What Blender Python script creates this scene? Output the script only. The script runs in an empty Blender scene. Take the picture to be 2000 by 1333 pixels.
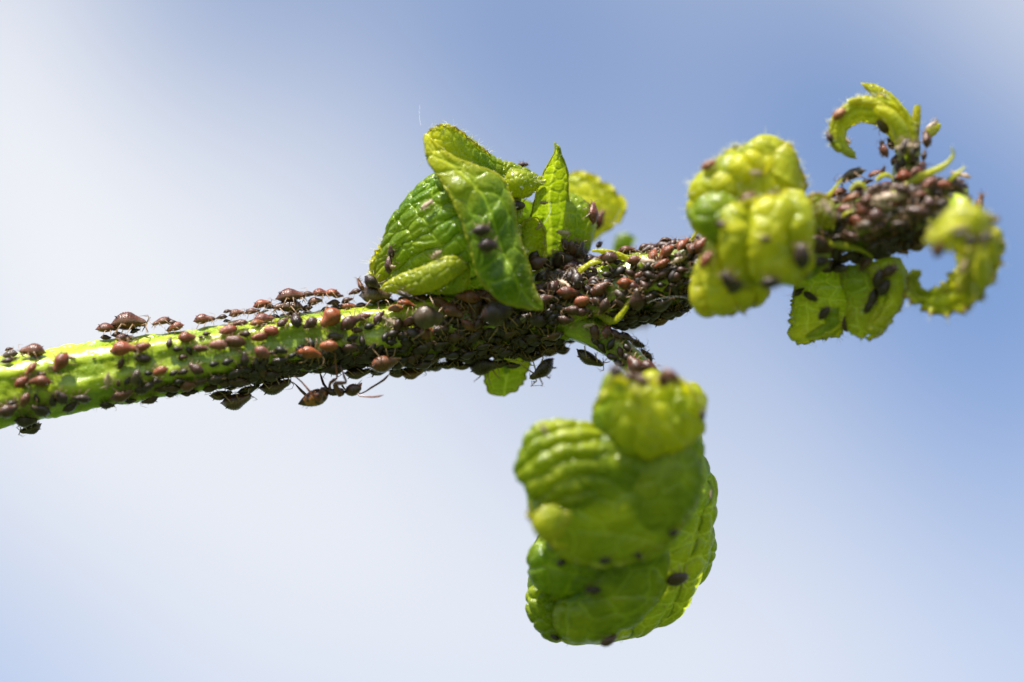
import bpy, math, random
import numpy as np
from mathutils import Vector, Matrix
from mathutils.bvhtree import BVHTree

# ------------------------------------------------------------------ scene, camera, light
# 1 unit = 4 mm (macro subject); the shoot is about 8 cm long and hangs 1.3 m above a lawn
random.seed(7)
rng = np.random.default_rng(7)
scene = bpy.context.scene
COL = scene.collection
scene.unit_settings.system = 'METRIC'
scene.unit_settings.scale_length = 0.004
PITCH = math.radians(30)
BASE = Matrix.Translation((0, 0, 325)) @ Matrix.Rotation(PITCH, 4, 'X')
D = 60.0                                   # camera to focus plane

cam_data = bpy.data.cameras.new('macro_camera')
cam_data.sensor_width = 36
cam_data.lens = 36 * D / 20.0
cam_data.clip_start = 1.0
cam_data.clip_end = 200000
cam_data.dof.use_dof = True
cam_data.dof.focus_distance = D + 0.03
cam_data.dof.aperture_fstop = 108e-3 / 4.3
cam = bpy.data.objects.new('macro_camera', cam_data)
COL.objects.link(cam)
cam.matrix_world = BASE @ Matrix.Translation((0, -D, 0)) @ Matrix.Rotation(math.radians(90), 4, 'X')
scene.camera = cam

R3 = BASE.to_3x3()
SUN_L = Vector((-0.28, -0.10, 0.95)).normalized()
SUN_W = (R3 @ SUN_L).normalized()
sun_data = bpy.data.lights.new('sun', 'SUN')
sun_data.energy = 5.0
sun_data.angle = math.radians(0.5)
sun_data.color = (1.0, 0.955, 0.88)
sun = bpy.data.objects.new('sun', sun_data)
COL.objects.link(sun)
sun.rotation_mode = 'QUATERNION'
sun.rotation_quaternion = SUN_W.to_track_quat('Z', 'Y')

scene.view_settings.view_transform = 'Standard'
scene.view_settings.look = 'None'
scene.view_settings.gamma = 1
scene.view_settings.exposure = 1.25
scene.view_settings.use_curve_mapping = False
scene.render.engine = 'CYCLES'
scene.cycles.use_denoising = True
scene.cycles.max_bounces = 8
scene.cycles.transmission_bounces = 6
scene.cycles.caustics_reflective = False
scene.cycles.caustics_refractive = False

class NT:
    def __init__(s, tree):
        s.t = tree; s.n = tree.nodes; s.l = tree.links
    def new(s, typ, **kw):
        nd = s.n.new(typ)
        for k, v in kw.items():
            if k[0] == '_':
                nd.inputs[k[1:].replace('_', ' ')].default_value = v
            else:
                setattr(nd, k, v)
        return nd
    def set(s, sock, v):
        if hasattr(v, 'is_output') or isinstance(v, bpy.types.NodeSocket): s.l.new(v, sock)
        else: sock.default_value = v
    def math(s, op, a, b=0.0, c=None, clamp=False):
        nd = s.n.new('ShaderNodeMath'); nd.operation = op; nd.use_clamp = clamp
        s.set(nd.inputs[0], a); s.set(nd.inputs[1], b)
        if c is not None: s.set(nd.inputs[2], c)
        return nd.outputs[0]
    def mix(s, f, a, b, blend='MIX'):
        nd = s.n.new('ShaderNodeMix'); nd.data_type = 'RGBA'; nd.blend_type = blend
        s.set(nd.inputs[0], f)
        for sock, v in ((nd.inputs[6], a), (nd.inputs[7], b)):
            if isinstance(v, tuple) and len(v) == 3: v = (*v, 1)
            s.set(sock, v)
        return nd.outputs[2]
    def attr(s, name):
        nd = s.n.new('ShaderNodeAttribute'); nd.attribute_name = name
        return nd.outputs['Fac']
    def ramp(s, f, stops):
        nd = s.n.new('ShaderNodeMapRange'); nd.clamp = True
        nd.interpolation_type = 'SMOOTHSTEP'
        s.set(nd.inputs[0], f); nd.inputs[1].default_value = stops[0]; nd.inputs[2].default_value = stops[1]
        if len(stops) > 2:
            nd.inputs[3].default_value = stops[2]; nd.inputs[4].default_value = stops[3]
        return nd.outputs[0]

world = bpy.data.worlds.new('World')
scene.world = world
world.use_nodes = True
w = NT(world.node_tree); w.n.clear()
sky = w.new('ShaderNodeTexSky', sky_type='NISHITA')
sky.sun_disc = False
sky.sun_elevation = math.asin(SUN_W.z)
sky.sun_rotation = math.atan2(SUN_W.x, SUN_W.y)
sky.altitude = 200; sky.air_density = 1.0; sky.dust_density = 0.6; sky.ozone_density = 1.6
tc = w.new('ShaderNodeTexCoord')
dirv = w.new('ShaderNodeVectorMath', operation='NORMALIZE')
w.l.new(tc.outputs['Generated'], dirv.inputs[0])
def pix_dir(px, py):
    return (R3 @ Vector(((px - 1000) / 100, D, (666.5 - py) / 100))).normalized()
# soft out-of-focus cloud banks, each a patch of sky round its own direction (degrees wide)
BANKS = [(20, 20, 0.46), (130, 60, 0.03), (250, 60, -0.33), (400, 60, -0.35), (700, 120, 0.16), (850, 50, -0.12), (1050, 60, -0.38), (1300, 50, 0.17), (1480, 40, -0.01), (1620, 70, -0.25), (1770, 60, -0.03), (1950, 40, 0.46), (1990, 500, -0.26), (1900, 250, -0.16), (1700, 250, -0.29), (1400, 200, 0.07), (1200, 280, -0.08), (600, 350, 0.14), (300, 300, 0.24), (60, 400, 0.28), (400, 560, 0.05), (800, 700, 0.10), (1420, 700, -0.00), (1700, 700, -0.02), (1980, 700, -0.05), (1420, 900, 0.03), (1700, 900, 0.02), (1980, 900, -0.07), (1700, 1100, -0.05), (1980, 1100, -0.09), (1900, 1300, 0.10), (1700, 1300, 0.10), (1420, 1300, 0.17), (1000, 1300, 0.23), (700, 1000, 0.18), (500, 1000, 0.09), (60, 900, 0.32), (20, 1310, -0.23), (150, 1230, 0.07), (400, 1310, 0.14), (1000, 500, -0.09)]
acc = None
for px, py, amp in BANKS:
    v = pix_dir(px, py)
    dt = w.new('ShaderNodeVectorMath', operation='DOT_PRODUCT')
    w.l.new(dirv.outputs[0], dt.inputs[0]); dt.inputs[1].default_value = v
    k = (D / 2.6) ** 2
    e = w.math('EXPONENT', w.math('MULTIPLY', w.math('SUBTRACT', dt.outputs['Value'], 1.0), k))
    acc = w.math('MULTIPLY', e, amp) if acc is None else w.math('MULTIPLY_ADD', e, amp, acc)
nz = w.new('ShaderNodeTexNoise', _Scale=5.5, _Detail=1.0, _Roughness=0.4)
w.l.new(dirv.outputs[0], nz.inputs['Vector'])
cloud = w.math('ADD', acc, w.math('MULTIPLY_ADD', nz.outputs['Fac'], 0.24, 0.33))
cloud = w.math('MULTIPLY_ADD', cloud, 1.12, -0.065, clamp=True)
bg_sky = w.new('ShaderNodeBackground'); bg_sky.inputs['Strength'].default_value = 0.088
w.l.new(w.mix(1.0, sky.outputs[0], (1.0, 0.985, 1.03), 'MULTIPLY'), bg_sky.inputs['Color'])
bg_cl = w.new('ShaderNodeBackground'); bg_cl.inputs['Color'].default_value = (0.371, 0.379, 0.398, 1)
bg_cl.inputs['Strength'].default_value = 1.0
mx = w.new('ShaderNodeMixShader')
w.l.new(cloud, mx.inputs[0]); w.l.new(bg_sky.outputs[0], mx.inputs[1]); w.l.new(bg_cl.outputs[0], mx.inputs[2])
wo = w.new('ShaderNodeOutputWorld'); w.l.new(mx.outputs[0], wo.inputs[0])

# ------------------------------------------------------------------ helpers
def W(px, py, y=0.0):
    """A place given as frame column, row and depth behind the focus plane, in the shoot's own frame."""
    s = (D + y) / D / 100.0
    return Vector(((px - 1000) * s, y, (666.5 - py) * s))

def hash2(ix, iy, seed):
    h = (ix.astype(np.int64) * 374761393 + iy.astype(np.int64) * 668265263 + seed * 1442695041) & 0xffffffff
    h = ((h ^ (h >> 13)) * 1274126177) & 0xffffffff
    h = (h ^ (h >> 16)) & 0xffffffff
    return h / 4294967295.0

def vnoise(x, y, seed=0):
    ix = np.floor(x); iy = np.floor(y); fx = x - ix; fy = y - iy
    fx = fx * fx * (3 - 2 * fx); fy = fy * fy * (3 - 2 * fy)
    a = hash2(ix, iy, seed); b = hash2(ix + 1, iy, seed); c = hash2(ix, iy + 1, seed); d = hash2(ix + 1, iy + 1, seed)
    return (a * (1 - fx) + b * fx) * (1 - fy) + (c * (1 - fx) + d * fx) * fy * 1.0 - 0.5

def fbm(x, y, seed=0, n=3):
    r = 0; a = 1
    for i in range(n):
        r = r + a * vnoise(x, y, seed + i * 17); x = x * 2.03 + 5.1; y = y * 2.03 + 1.7; a *= .5
    return r

def worley(x, y, seed=0):
    ix = np.floor(x); iy = np.floor(y)
    f1 = np.full(x.shape, 9.0); f2 = np.full(x.shape, 9.0)
    for dx in (-1, 0, 1):
        for dy in (-1, 0, 1):
            cx = ix + dx; cy = iy + dy
            px = cx + .15 + .7 * hash2(cx, cy, seed); py = cy + .15 + .7 * hash2(cx, cy, seed + 91)
            d = np.hypot(px - x, py - y)
            f2 = np.where(d < f1, f1, np.minimum(f2, d)); f1 = np.minimum(f1, d)
    return f1, f2

def spline(pts, n):
    """Catmull-Rom through pts (k x dim), n samples evenly spaced along it."""
    P = np.array(pts, float)
    if len(P) == 2: P = np.vstack([P[0], (P[0] + P[1]) / 2, P[1]])
    E = np.vstack([2 * P[0] - P[1], P, 2 * P[-1] - P[-2]])
    out = []
    m = 24
    tt = np.linspace(0, 1, m, endpoint=False)[:, None]
    for i in range(len(P) - 1):
        a, b, c, d = E[i], E[i + 1], E[i + 2], E[i + 3]
        out.append(.5 * ((2 * b) + (-a + c) * tt + (2 * a - 5 * b + 4 * c - d) * tt ** 2 + (-a + 3 * b - 3 * c + d) * tt ** 3))
    Q = np.vstack(out + [P[-1:]])
    s = np.concatenate([[0], np.cumsum(np.linalg.norm(np.diff(Q[:, :2], axis=0), axis=1))])
    u = np.linspace(0, s[-1], n)
    return np.stack([np.interp(u, s, Q[:, k]) for k in range(Q.shape[1])], 1)

def interp_list(v, n):
    if np.isscalar(v): return np.full(n, float(v))
    return np.interp(np.linspace(0, 1, n), np.linspace(0, 1, len(v)), v)

def link(name, me, parent=None):
    o = bpy.data.objects.new(name, me)
    COL.objects.link(o)
    if parent is not None: o.parent = parent
    return o

def empty(name, parent=None, loc=(0, 0, 0)):
    o = bpy.data.objects.new(name, None); COL.objects.link(o)
    o.location = loc; o.empty_display_size = .2
    if parent is not None: o.parent = parent
    return o

def tag(o, label=None, cat=None, group=None, kind=None):
    if label: o['label'] = label
    if cat: o['category'] = cat
    if group: o['group'] = group
    if kind: o['kind'] = kind
    return o

class MB:
    """Collects lofts, tubes and grids for one mesh."""
    def __init__(s):
        s.v = []; s.f = []; s.m = []; s.n = 0; s.att = {}
    def add(s, V, F, mat=0, **att):
        V = np.asarray(V, float); F = np.asarray(F, int)
        for k in set(att) | set(s.att):
            s.att.setdefault(k, [np.zeros(s.n)])
            a = att.get(k, 0.0)
            s.att[k].append(np.full(len(V), float(a)) if np.isscalar(a) else np.asarray(a, float).ravel())
        s.v.append(V); s.f.append(F + s.n); s.m.append(np.full(len(F), mat)); s.n += len(V)
    def grid(s, P, mat=0, wrap=False, **att):
        n, m = P.shape[:2]
        idx = np.arange(n * m).reshape(n, m)
        if wrap:
            j = np.arange(m); k = (j + 1) % m
        else:
            j = np.arange(m - 1); k = j + 1
        F = np.stack([idx[:-1][:, j], idx[:-1][:, k], idx[1:][:, k], idx[1:][:, j]], -1).reshape(-1, 4)
        s.add(P.reshape(-1, 3), F, mat, **{k_: (v if np.isscalar(v) else v.ravel()) for k_, v in att.items()})
    def tube(s, path, rad, sides=6, mat=0, flat=1.0, **att):
        P = np.array([tuple(p) for p in path], float); n = len(P)
        r = interp_list(rad, n) if not isinstance(rad, np.ndarray) else rad
        T = np.gradient(P, axis=0); T /= np.linalg.norm(T, axis=1)[:, None] + 1e-9
        up = np.array([0.13, 0.2, 0.97])
        if abs(T[0] @ up) > .9: up = np.array([0.9, .3, .1])
        A = np.zeros_like(P); B = np.zeros_like(P)
        a = up - T[0] * (up @ T[0])
        for i in range(n):
            a = a - T[i] * (a @ T[i]); a /= np.linalg.norm(a) + 1e-9
            A[i] = a; B[i] = np.cross(T[i], a)
        th = np.linspace(0, 2 * np.pi, sides, endpoint=False)
        G = P[:, None] + r[:, None, None] * (np.cos(th)[None, :, None] * A[:, None] + flat * np.sin(th)[None, :, None] * B[:, None])
        G[-1] = P[-1] + (G[-1] - P[-1]) * .2
        s.grid(G, mat, wrap=True, **att)
    def ball(s, c, r, nu=8, nv=10, mat=0, **att):
        u = np.linspace(0, np.pi, nu); v = np.linspace(0, 2 * np.pi, nv, endpoint=False)
        G = np.stack([np.cos(u)[:, None] * np.ones(nv), np.sin(u)[:, None] * np.cos(v), np.sin(u)[:, None] * np.sin(v)], -1)
        s.grid(np.array(c) + G * np.array(r), mat, wrap=True, **att)
    def build(s, name, mats, smooth=True):
        V = np.vstack(s.v); F = np.vstack(s.f)
        me = bpy.data.meshes.new(name)
        me.vertices.add(len(V)); me.vertices.foreach_set('co', V.astype(np.float32).ravel())
        me.loops.add(F.size); me.loops.foreach_set('vertex_index', F.astype(np.int32).ravel())
        me.polygons.add(len(F))
        me.polygons.foreach_set('loop_start', (np.arange(len(F)) * 4).astype(np.int32))
        me.polygons.foreach_set('loop_total', np.full(len(F), 4, np.int32))
        me.polygons.foreach_set('material_index', np.concatenate(s.m).astype(np.int32))
        me.polygons.foreach_set('use_smooth', np.full(len(F), smooth, bool))
        for k, a in s.att.items():
            at = me.attributes.new(k, 'FLOAT', 'POINT')
            at.data.foreach_set('value', np.concatenate(a).astype(np.float32))
        for m in mats: me.materials.append(m)
        me.update(); me.validate()
        return me

def material(name):
    m = bpy.data.materials.new(name); m.use_nodes = True
    t = NT(m.node_tree); t.n.clear()
    return m, t

# ------------------------------------------------------------------ materials
def leaf_material():
    m, t = material('leaf_skin')
    tc = t.new('ShaderNodeTexCoord')
    n1 = t.new('ShaderNodeTexNoise', _Scale=2.2, _Detail=4.0); t.l.new(tc.outputs['Object'], n1.inputs['Vector'])
    n2 = t.new('ShaderNodeTexNoise', _Scale=30.0, _Detail=3.0); t.l.new(tc.outputs['Object'], n2.inputs['Vector'])
    vo = t.new('ShaderNodeTexVoronoi', feature='DISTANCE_TO_EDGE'); vo.inputs['Scale'].default_value = 11.0
    vo.inputs['Randomness'].default_value = 1.0
    wv = t.mix(.04, tc.outputs['Object'], n2.outputs['Color'])
    t.l.new(wv, vo.inputs['Vector'])
    fine = t.ramp(vo.outputs['Distance'], (0.0, .045, 1.0, 0.0))
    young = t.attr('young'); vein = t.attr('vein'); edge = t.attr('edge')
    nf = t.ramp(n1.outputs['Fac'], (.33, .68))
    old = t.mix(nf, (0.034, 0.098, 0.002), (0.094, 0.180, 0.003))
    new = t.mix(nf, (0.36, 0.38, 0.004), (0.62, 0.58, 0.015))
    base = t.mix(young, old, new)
    base = t.mix(t.math('MULTIPLY', edge, .75), base, (0.42, 0.40, 0.03))
    base = t.mix(t.math('MULTIPLY', t.attr('brown'), t.ramp(n2.outputs['Fac'], (.3, .7, .5, 1.0))), base, (0.20, 0.075, 0.02))
    vf = t.math('MAXIMUM', t.math('MULTIPLY', vein, .85), t.math('MULTIPLY', fine, .22))
    base = t.mix(vf, base, t.mix(young, (0.30, 0.46, 0.02), (0.75, 0.72, 0.08)))
    base = t.mix(t.ramp(n2.outputs['Fac'], (.4, .75, 0.0, .16)), base, (0.25, 0.33, 0.08))
    vs = t.new('ShaderNodeTexVoronoi', feature='F1'); vs.inputs['Scale'].default_value = 3.1; t.l.new(wv, vs.inputs['Vector'])
    base = t.mix(t.ramp(vs.outputs['Distance'], (.07, .10, .85, 0.0)), base, (0.10, 0.06, 0.015))
    bp = t.new('ShaderNodeBump'); bp.inputs['Strength'].default_value = .25; bp.inputs['Distance'].default_value = .03
    hgt = t.math('ADD', t.math('MULTIPLY', t.ramp(vo.outputs['Distance'], (0.0, .25)), 1.0), t.math('MULTIPLY', n2.outputs['Fac'], .7))
    t.l.new(hgt, bp.inputs['Height'])
    p = t.new('ShaderNodeBsdfPrincipled')
    t.l.new(base, p.inputs['Base Color']); t.l.new(bp.outputs[0], p.inputs['Normal'])
    t.l.new(t.ramp(n2.outputs['Fac'], (.3, .7, .16, .34)), p.inputs['Roughness'])
    p.inputs['Specular IOR Level'].default_value = .42
    tr = t.new('ShaderNodeBsdfTranslucent')
    tcol = t.mix(young, (0.23, 0.40, 0.002), (0.92, 0.84, 0.01))
    tcol = t.mix(t.math('MULTIPLY', vein, .75), tcol, (0.70, 0.80, 0.06))
    tcol = t.mix(t.math('MULTIPLY', edge, .5), tcol, (0.75, 0.65, 0.04))
    tcol = t.mix(t.math('MULTIPLY', t.attr('brown'), .8), tcol, (0.4, 0.13, 0.02))
    t.l.new(tcol, tr.inputs['Color']); t.l.new(bp.outputs[0], tr.inputs['Normal'])
    mx = t.new('ShaderNodeMixShader'); mx.inputs[0].default_value = .46
    t.l.new(p.outputs[0], mx.inputs[1]); t.l.new(tr.outputs[0], mx.inputs[2])
    o = t.new('ShaderNodeOutputMaterial'); t.l.new(mx.outputs[0], o.inputs[0])
    return m

def stem_material():
    m, t = material('stem_skin')
    tc = t.new('ShaderNodeTexCoord')
    n1 = t.new('ShaderNodeTexNoise', _Scale=1.3, _Detail=4.0); t.l.new(tc.outputs['Object'], n1.inputs['Vector'])
    n2 = t.new('ShaderNodeTexNoise', _Scale=22.0, _Detail=4.0); t.l.new(tc.outputs['Object'], n2.inputs['Vector'])
    base = t.mix(t.ramp(n1.outputs['Fac'], (.35, .65)), (0.17, 0.25, 0.007), (0.29, 0.35, 0.010))
    base = t.mix(t.attr('ridge'), base, (0.40, 0.48, 0.035))
    base = t.mix(t.math('MULTIPLY', t.attr('brown'), t.ramp(n1.outputs['Fac'], (.4, .6))), base, (0.10, 0.15, 0.02))
    base = t.mix(t.ramp(n2.outputs['Fac'], (.58, .75, 0, .3)), base, (0.13, 0.19, 0.012))
    sc = t.new('ShaderNodeMapping'); sc.inputs['Scale'].default_value = (1.2, 4.0, 4.0); t.l.new(tc.outputs['Object'], sc.inputs['Vector'])
    vs = t.new('ShaderNodeTexVoronoi', feature='F1'); vs.inputs['Scale'].default_value = 1.6; t.l.new(sc.outputs[0], vs.inputs['Vector'])
    base = t.mix(t.ramp(vs.outputs['Distance'], (.05, .11, .75, 0.0)), base, (0.16, 0.12, 0.03))
    n4 = t.new('ShaderNodeTexNoise', _Scale=2.6, _Detail=5.0); t.l.new(sc.outputs[0], n4.inputs['Vector'])
    base = t.mix(t.ramp(n4.outputs['Fac'], (.55, .70, 0, .3)), base, (0.34, 0.40, 0.03))
    bp = t.new('ShaderNodeBump'); bp.inputs['Strength'].default_value = .45; bp.inputs['Distance'].default_value = .03
    t.l.new(n2.outputs['Fac'], bp.inputs['Height'])
    p = t.new('ShaderNodeBsdfPrincipled')
    t.l.new(base, p.inputs['Base Color']); t.l.new(bp.outputs[0], p.inputs['Normal'])
    t.l.new(t.ramp(n4.outputs['Fac'], (.35, .65, .17, .36)), p.inputs['Roughness']); p.inputs['Specular IOR Level'].default_value = .55
    p.inputs['Subsurface Weight'].default_value = .45; p.inputs['Subsurface Radius'].default_value = (.8, .8, .12)
    p.inputs['Subsurface Scale'].default_value = .4
    o = t.new('ShaderNodeOutputMaterial'); t.l.new(p.outputs[0], o.inputs[0])
    return m

def simple(name, col, rough=.5, sss=0.0, rad=(.3, .1, .05), trans=0.0, spec=.5, alpha=1.0):
    m, t = material(name)
    tc = t.new('ShaderNodeTexCoord')
    n2 = t.new('ShaderNodeTexNoise', _Scale=18.0, _Detail=3.0); t.l.new(tc.outputs['Object'], n2.inputs['Vector'])
    p = t.new('ShaderNodeBsdfPrincipled')
    dark = tuple(c * .6 for c in col)
    t.l.new(t.mix(n2.outputs['Fac'], dark, tuple(min(1, c * 1.35) for c in col)), p.inputs['Base Color'])
    p.inputs['Roughness'].default_value = rough; p.inputs['Specular IOR Level'].default_value = spec
    p.inputs['Subsurface Weight'].default_value = sss; p.inputs['Subsurface Radius'].default_value = rad
    p.inputs['Subsurface Scale'].default_value = .2
    sh = p.outputs[0]
    if trans:
        tr = t.new('ShaderNodeBsdfTranslucent'); tr.inputs['Color'].default_value = (*[min(1, c * 1.3) for c in col], 1)
        mx = t.new('ShaderNodeMixShader'); mx.inputs[0].default_value = trans
        t.l.new(sh, mx.inputs[1]); t.l.new(tr.outputs[0], mx.inputs[2]); sh = mx.outputs[0]
    if alpha < 1:
        tp = t.new('ShaderNodeBsdfTransparent')
        mx = t.new('ShaderNodeMixShader'); mx.inputs[0].default_value = alpha
        t.l.new(tp.outputs[0], mx.inputs[1]); t.l.new(sh, mx.inputs[2]); sh = mx.outputs[0]
    o = t.new('ShaderNodeOutputMaterial'); t.l.new(sh, o.inputs[0])
    return m

def aphid_material():
    m, t = material('aphid_body')
    oi = t.new('ShaderNodeObjectInfo')
    tc = t.new('ShaderNodeTexCoord')
    n2 = t.new('ShaderNodeTexNoise', _Scale=7.0, _Detail=4.0); t.l.new(tc.outputs['Object'], n2.inputs['Vector'])
    base = t.mix(t.ramp(n2.outputs['Fac'], (.3, .7)), oi.outputs['Color'], t.mix(.55, oi.outputs['Color'], (0.02, 0.006, 0.004)))
    base = t.mix(t.math('MULTIPLY', t.attr('groove'), .55), base, (0.015, 0.006, 0.005))
    base = t.mix(t.math('MULTIPLY', t.attr('seam'), .5), base, t.mix(.4, oi.outputs['Color'], (0.5, 0.38, 0.27)))
    base = t.mix(t.attr('wax'), base, (0.62, 0.56, 0.54))
    bp = t.new('ShaderNodeBump'); bp.inputs['Strength'].default_value = .35; bp.inputs['Distance'].default_value = .03
    n3 = t.new('ShaderNodeTexNoise', _Scale=26.0, _Detail=2.0); t.l.new(tc.outputs['Object'], n3.inputs['Vector'])
    t.l.new(n3.outputs['Fac'], bp.inputs['Height'])
    p = t.new('ShaderNodeBsdfPrincipled')
    t.l.new(base, p.inputs['Base Color']); t.l.new(bp.outputs[0], p.inputs['Normal'])
    t.l.new(t.ramp(n3.outputs['Fac'], (.3, .7, .20, .38)), p.inputs['Roughness'])
    p.inputs['Specular IOR Level'].default_value = .42
    p.inputs['Subsurface Weight'].default_value = .18; p.inputs['Subsurface Radius'].default_value = (1.0, .22, .06)
    p.inputs['Subsurface Scale'].default_value = .12
    o = t.new('ShaderNodeOutputMaterial'); t.l.new(p.outputs[0], o.inputs[0])
    return m

M_LEAF = leaf_material()
M_STEM = stem_material()
M_APHID = aphid_material()
M_LEG = simple('aphid_leg', (0.24, 0.14, 0.07), .35)
M_DARK = simple('aphid_dark', (0.014, 0.009, 0.008), .3)
M_HAIR = simple('plant_hair', (0.66, 0.66, 0.50), .5, trans=.4)
M_SKIN = simple('shed_skin', (0.52, 0.40, 0.30), .5, trans=.35)
M_SILK = simple('silk', (0.8, 0.8, 0.82), .25, spec=1.0, alpha=.55)
M_BUD = simple('withered', (0.17, 0.075, 0.03), .7, trans=.2)

# ------------------------------------------------------------------ the lawn far below
g, t = material('lawn')
tc_ = t.new('ShaderNodeTexCoord')
n_ = t.new('ShaderNodeTexNoise', _Scale=.02, _Detail=6.0); t.l.new(tc_.outputs['Object'], n_.inputs['Vector'])
p_ = t.new('ShaderNodeBsdfPrincipled'); p_.inputs['Roughness'].default_value = .9
t.l.new(t.mix(n_.outputs['Fac'], (0.03, 0.07, 0.012), (0.09, 0.12, 0.03)), p_.inputs['Base Color'])
o_ = t.new('ShaderNodeOutputMaterial'); t.l.new(p_.outputs[0], o_.inputs[0])
mb = MB()
xs = np.concatenate([-np.geomspace(90000, 50, 24), np.geomspace(50, 90000, 24)])
X, Y = np.meshgrid(xs, xs, indexing='ij')
Z = fbm(X / 900, Y / 900, 3) * 22
mb.grid(np.stack([X, Y, Z - 12], -1))
lawn = link('ground', mb.build('ground', [g])); tag(lawn, kind='structure')

# ------------------------------------------------------------------ stem
shoot = empty('plant_shoot')
tag(shoot, 'green shoot with curled blistered leaves, bare at its left end, crusted with aphids beyond', 'plant shoot')
#            px   py   depth radius
STEM = [(-160, 797, 0.0, .70), (0, 767, 0.0, .655), (200, 731, 0.02, .61), (400, 701, 0.05, .58), (600, 667, .15, .54),
        (800, 645, .35, .57), (950, 622, .48, .58), (1100, 598, .50, .64), (1200, 566, .42, .60), (1300, 540, .25, .56), (1380, 514, .05, .48),
        (1450, 490, -.15, .42), (1600, 450, -.50, .42), (1700, 428, -.72, .50), (1790, 402, -.85, .44), (1850, 385, -.95, .28), (1892, 380, -1.0, .10)]
def stem_curve(n):
    S = spline([(a, b, c, d) for a, b, c, d in STEM], n)
    P = np.array([W(a, b, c) for a, b, c, _ in S]); return P, S[:, 3]
def loft(P, R, nth, ridge=.0, nr=7, seed=1, rough=.02, brownat=None, name='stem'):
    n = len(P)
    T = np.gradient(P, axis=0); T /= np.linalg.norm(T, axis=1)[:, None]
    Yv = np.array([0, -1.0, 0])
    B = Yv - T * (T @ Yv)[:, None]; B /= np.linalg.norm(B, axis=1)[:, None]      # towards the camera side
    A = np.cross(B, T)
    A *= np.sign(A[:, 2:3].mean()) if abs(A[:, 2].mean()) > .05 else 1
    th = np.linspace(0, 2 * np.pi, nth, endpoint=False)
    s = np.concatenate([[0], np.cumsum(np.linalg.norm(np.diff(P, axis=0), axis=1))])
    TH, S_ = np.meshgrid(th, s)
    wob = fbm(S_ * .5, np.cos(TH) * .6 + 3, seed) * .5
    c = np.cos(nr * TH + wob * 2.4 + 0.9)
    rd = np.sign(c) * np.abs(c) ** .7
    f = 1 + ridge * rd + rough * fbm(S_ * 2.2, TH * 2.0, seed + 5) + rough * .5 * fbm(S_ * 8, TH * 5, seed + 9)
    G = P[:, None] + (R[:, None] * f)[..., None] * (np.cos(TH)[..., None] * A[:, None] + np.sin(TH)[..., None] * B[:, None])
    return G, TH, rd, A, B
P, R = stem_curve(520)
G, TH, rd, SA, SB = loft(P, R, 112, ridge=.06, nr=6, rough=.09)
SP, SR = P, R
xfrac = np.clip((P[:, 0] + 1.5) / 6, 0, 1)[:, None] * np.ones_like(TH)
mb = MB(); mb.grid(G, wrap=True, ridge=np.clip(rd, 0, 1) * .7, brown=xfrac)
STEM_ME = mb.build('stem', [M_STEM])
link('stem', STEM_ME, shoot)
SOLID = [('stem', STEM_ME)]

def branch(name, pts, n=90, nth=40, ridge=.03, nr=5, brown=.3, rough=.06, mat=None, label=None):
    S = spline(pts, n); P = np.array([W(a, b, c) for a, b, c, _ in S])
    G, TH, rd, A, B = loft(P, S[:, 3], nth, ridge, nr, seed=len(SOLID) + 3, rough=rough)
    G[-1] = P[-1] + (G[-1] - P[-1]) * .15
    mb = MB(); mb.grid(G, wrap=True, ridge=np.clip(rd, 0, 1) * .6, brown=brown)
    me = mb.build(name, [mat or M_STEM]); o = link(name, me, shoot)
    if label: o['label'] = label
    SOLID.append((name, me)); return o
branch('leaf_stalk', [(1070, 600, .45, .34), (1120, 632, .30, .32), (1165, 655, .18, .27), (1205, 682, .08, .25), (1250, 722, -.1, .24), (1290, 765, -.5, .23), (1310, 830, -1.2, .2)],
       label='leaf stalk bending down from the stem towards the large hanging leaf')
branch('leaf_stalk', [(1760, 405, -.7, .30), (1768, 360, -.65, .27), (1772, 315, -.6, .25), (1780, 270, -.6, .16), (1790, 235, -.6, .07)],
       label='short stalk standing up near the shoot tip')
branch('leaf_stalk', [(1085, 590, .5, .2), (1120, 520, .65, .16), (1145, 460, .9, .13), (1150, 410, 1.2, .10)], nth=24,
       label='pale stalk behind the central leaf')
branch('leaf_stalk', [(1510, 470, -.4, .2), (1530, 455, -1.0, .18), (1500, 440, -1.7, .14)], nth=24)
branch('leaf_stalk', [(1700, 450, -.7, .22), (1690, 500, -.5, .18), (1680, 560, -.3, .10)], nth=24)
branch('leaf_stalk', [(1850, 390, -.95, .2), (1880, 410, -1.5, .2), (1890, 470, -1.8, .13)], nth=24)
branch('leaf_stalk', [(985, 640, .5, .12), (985, 690, .7, .09), (990, 730, .8, .06)], nth=20)

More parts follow.
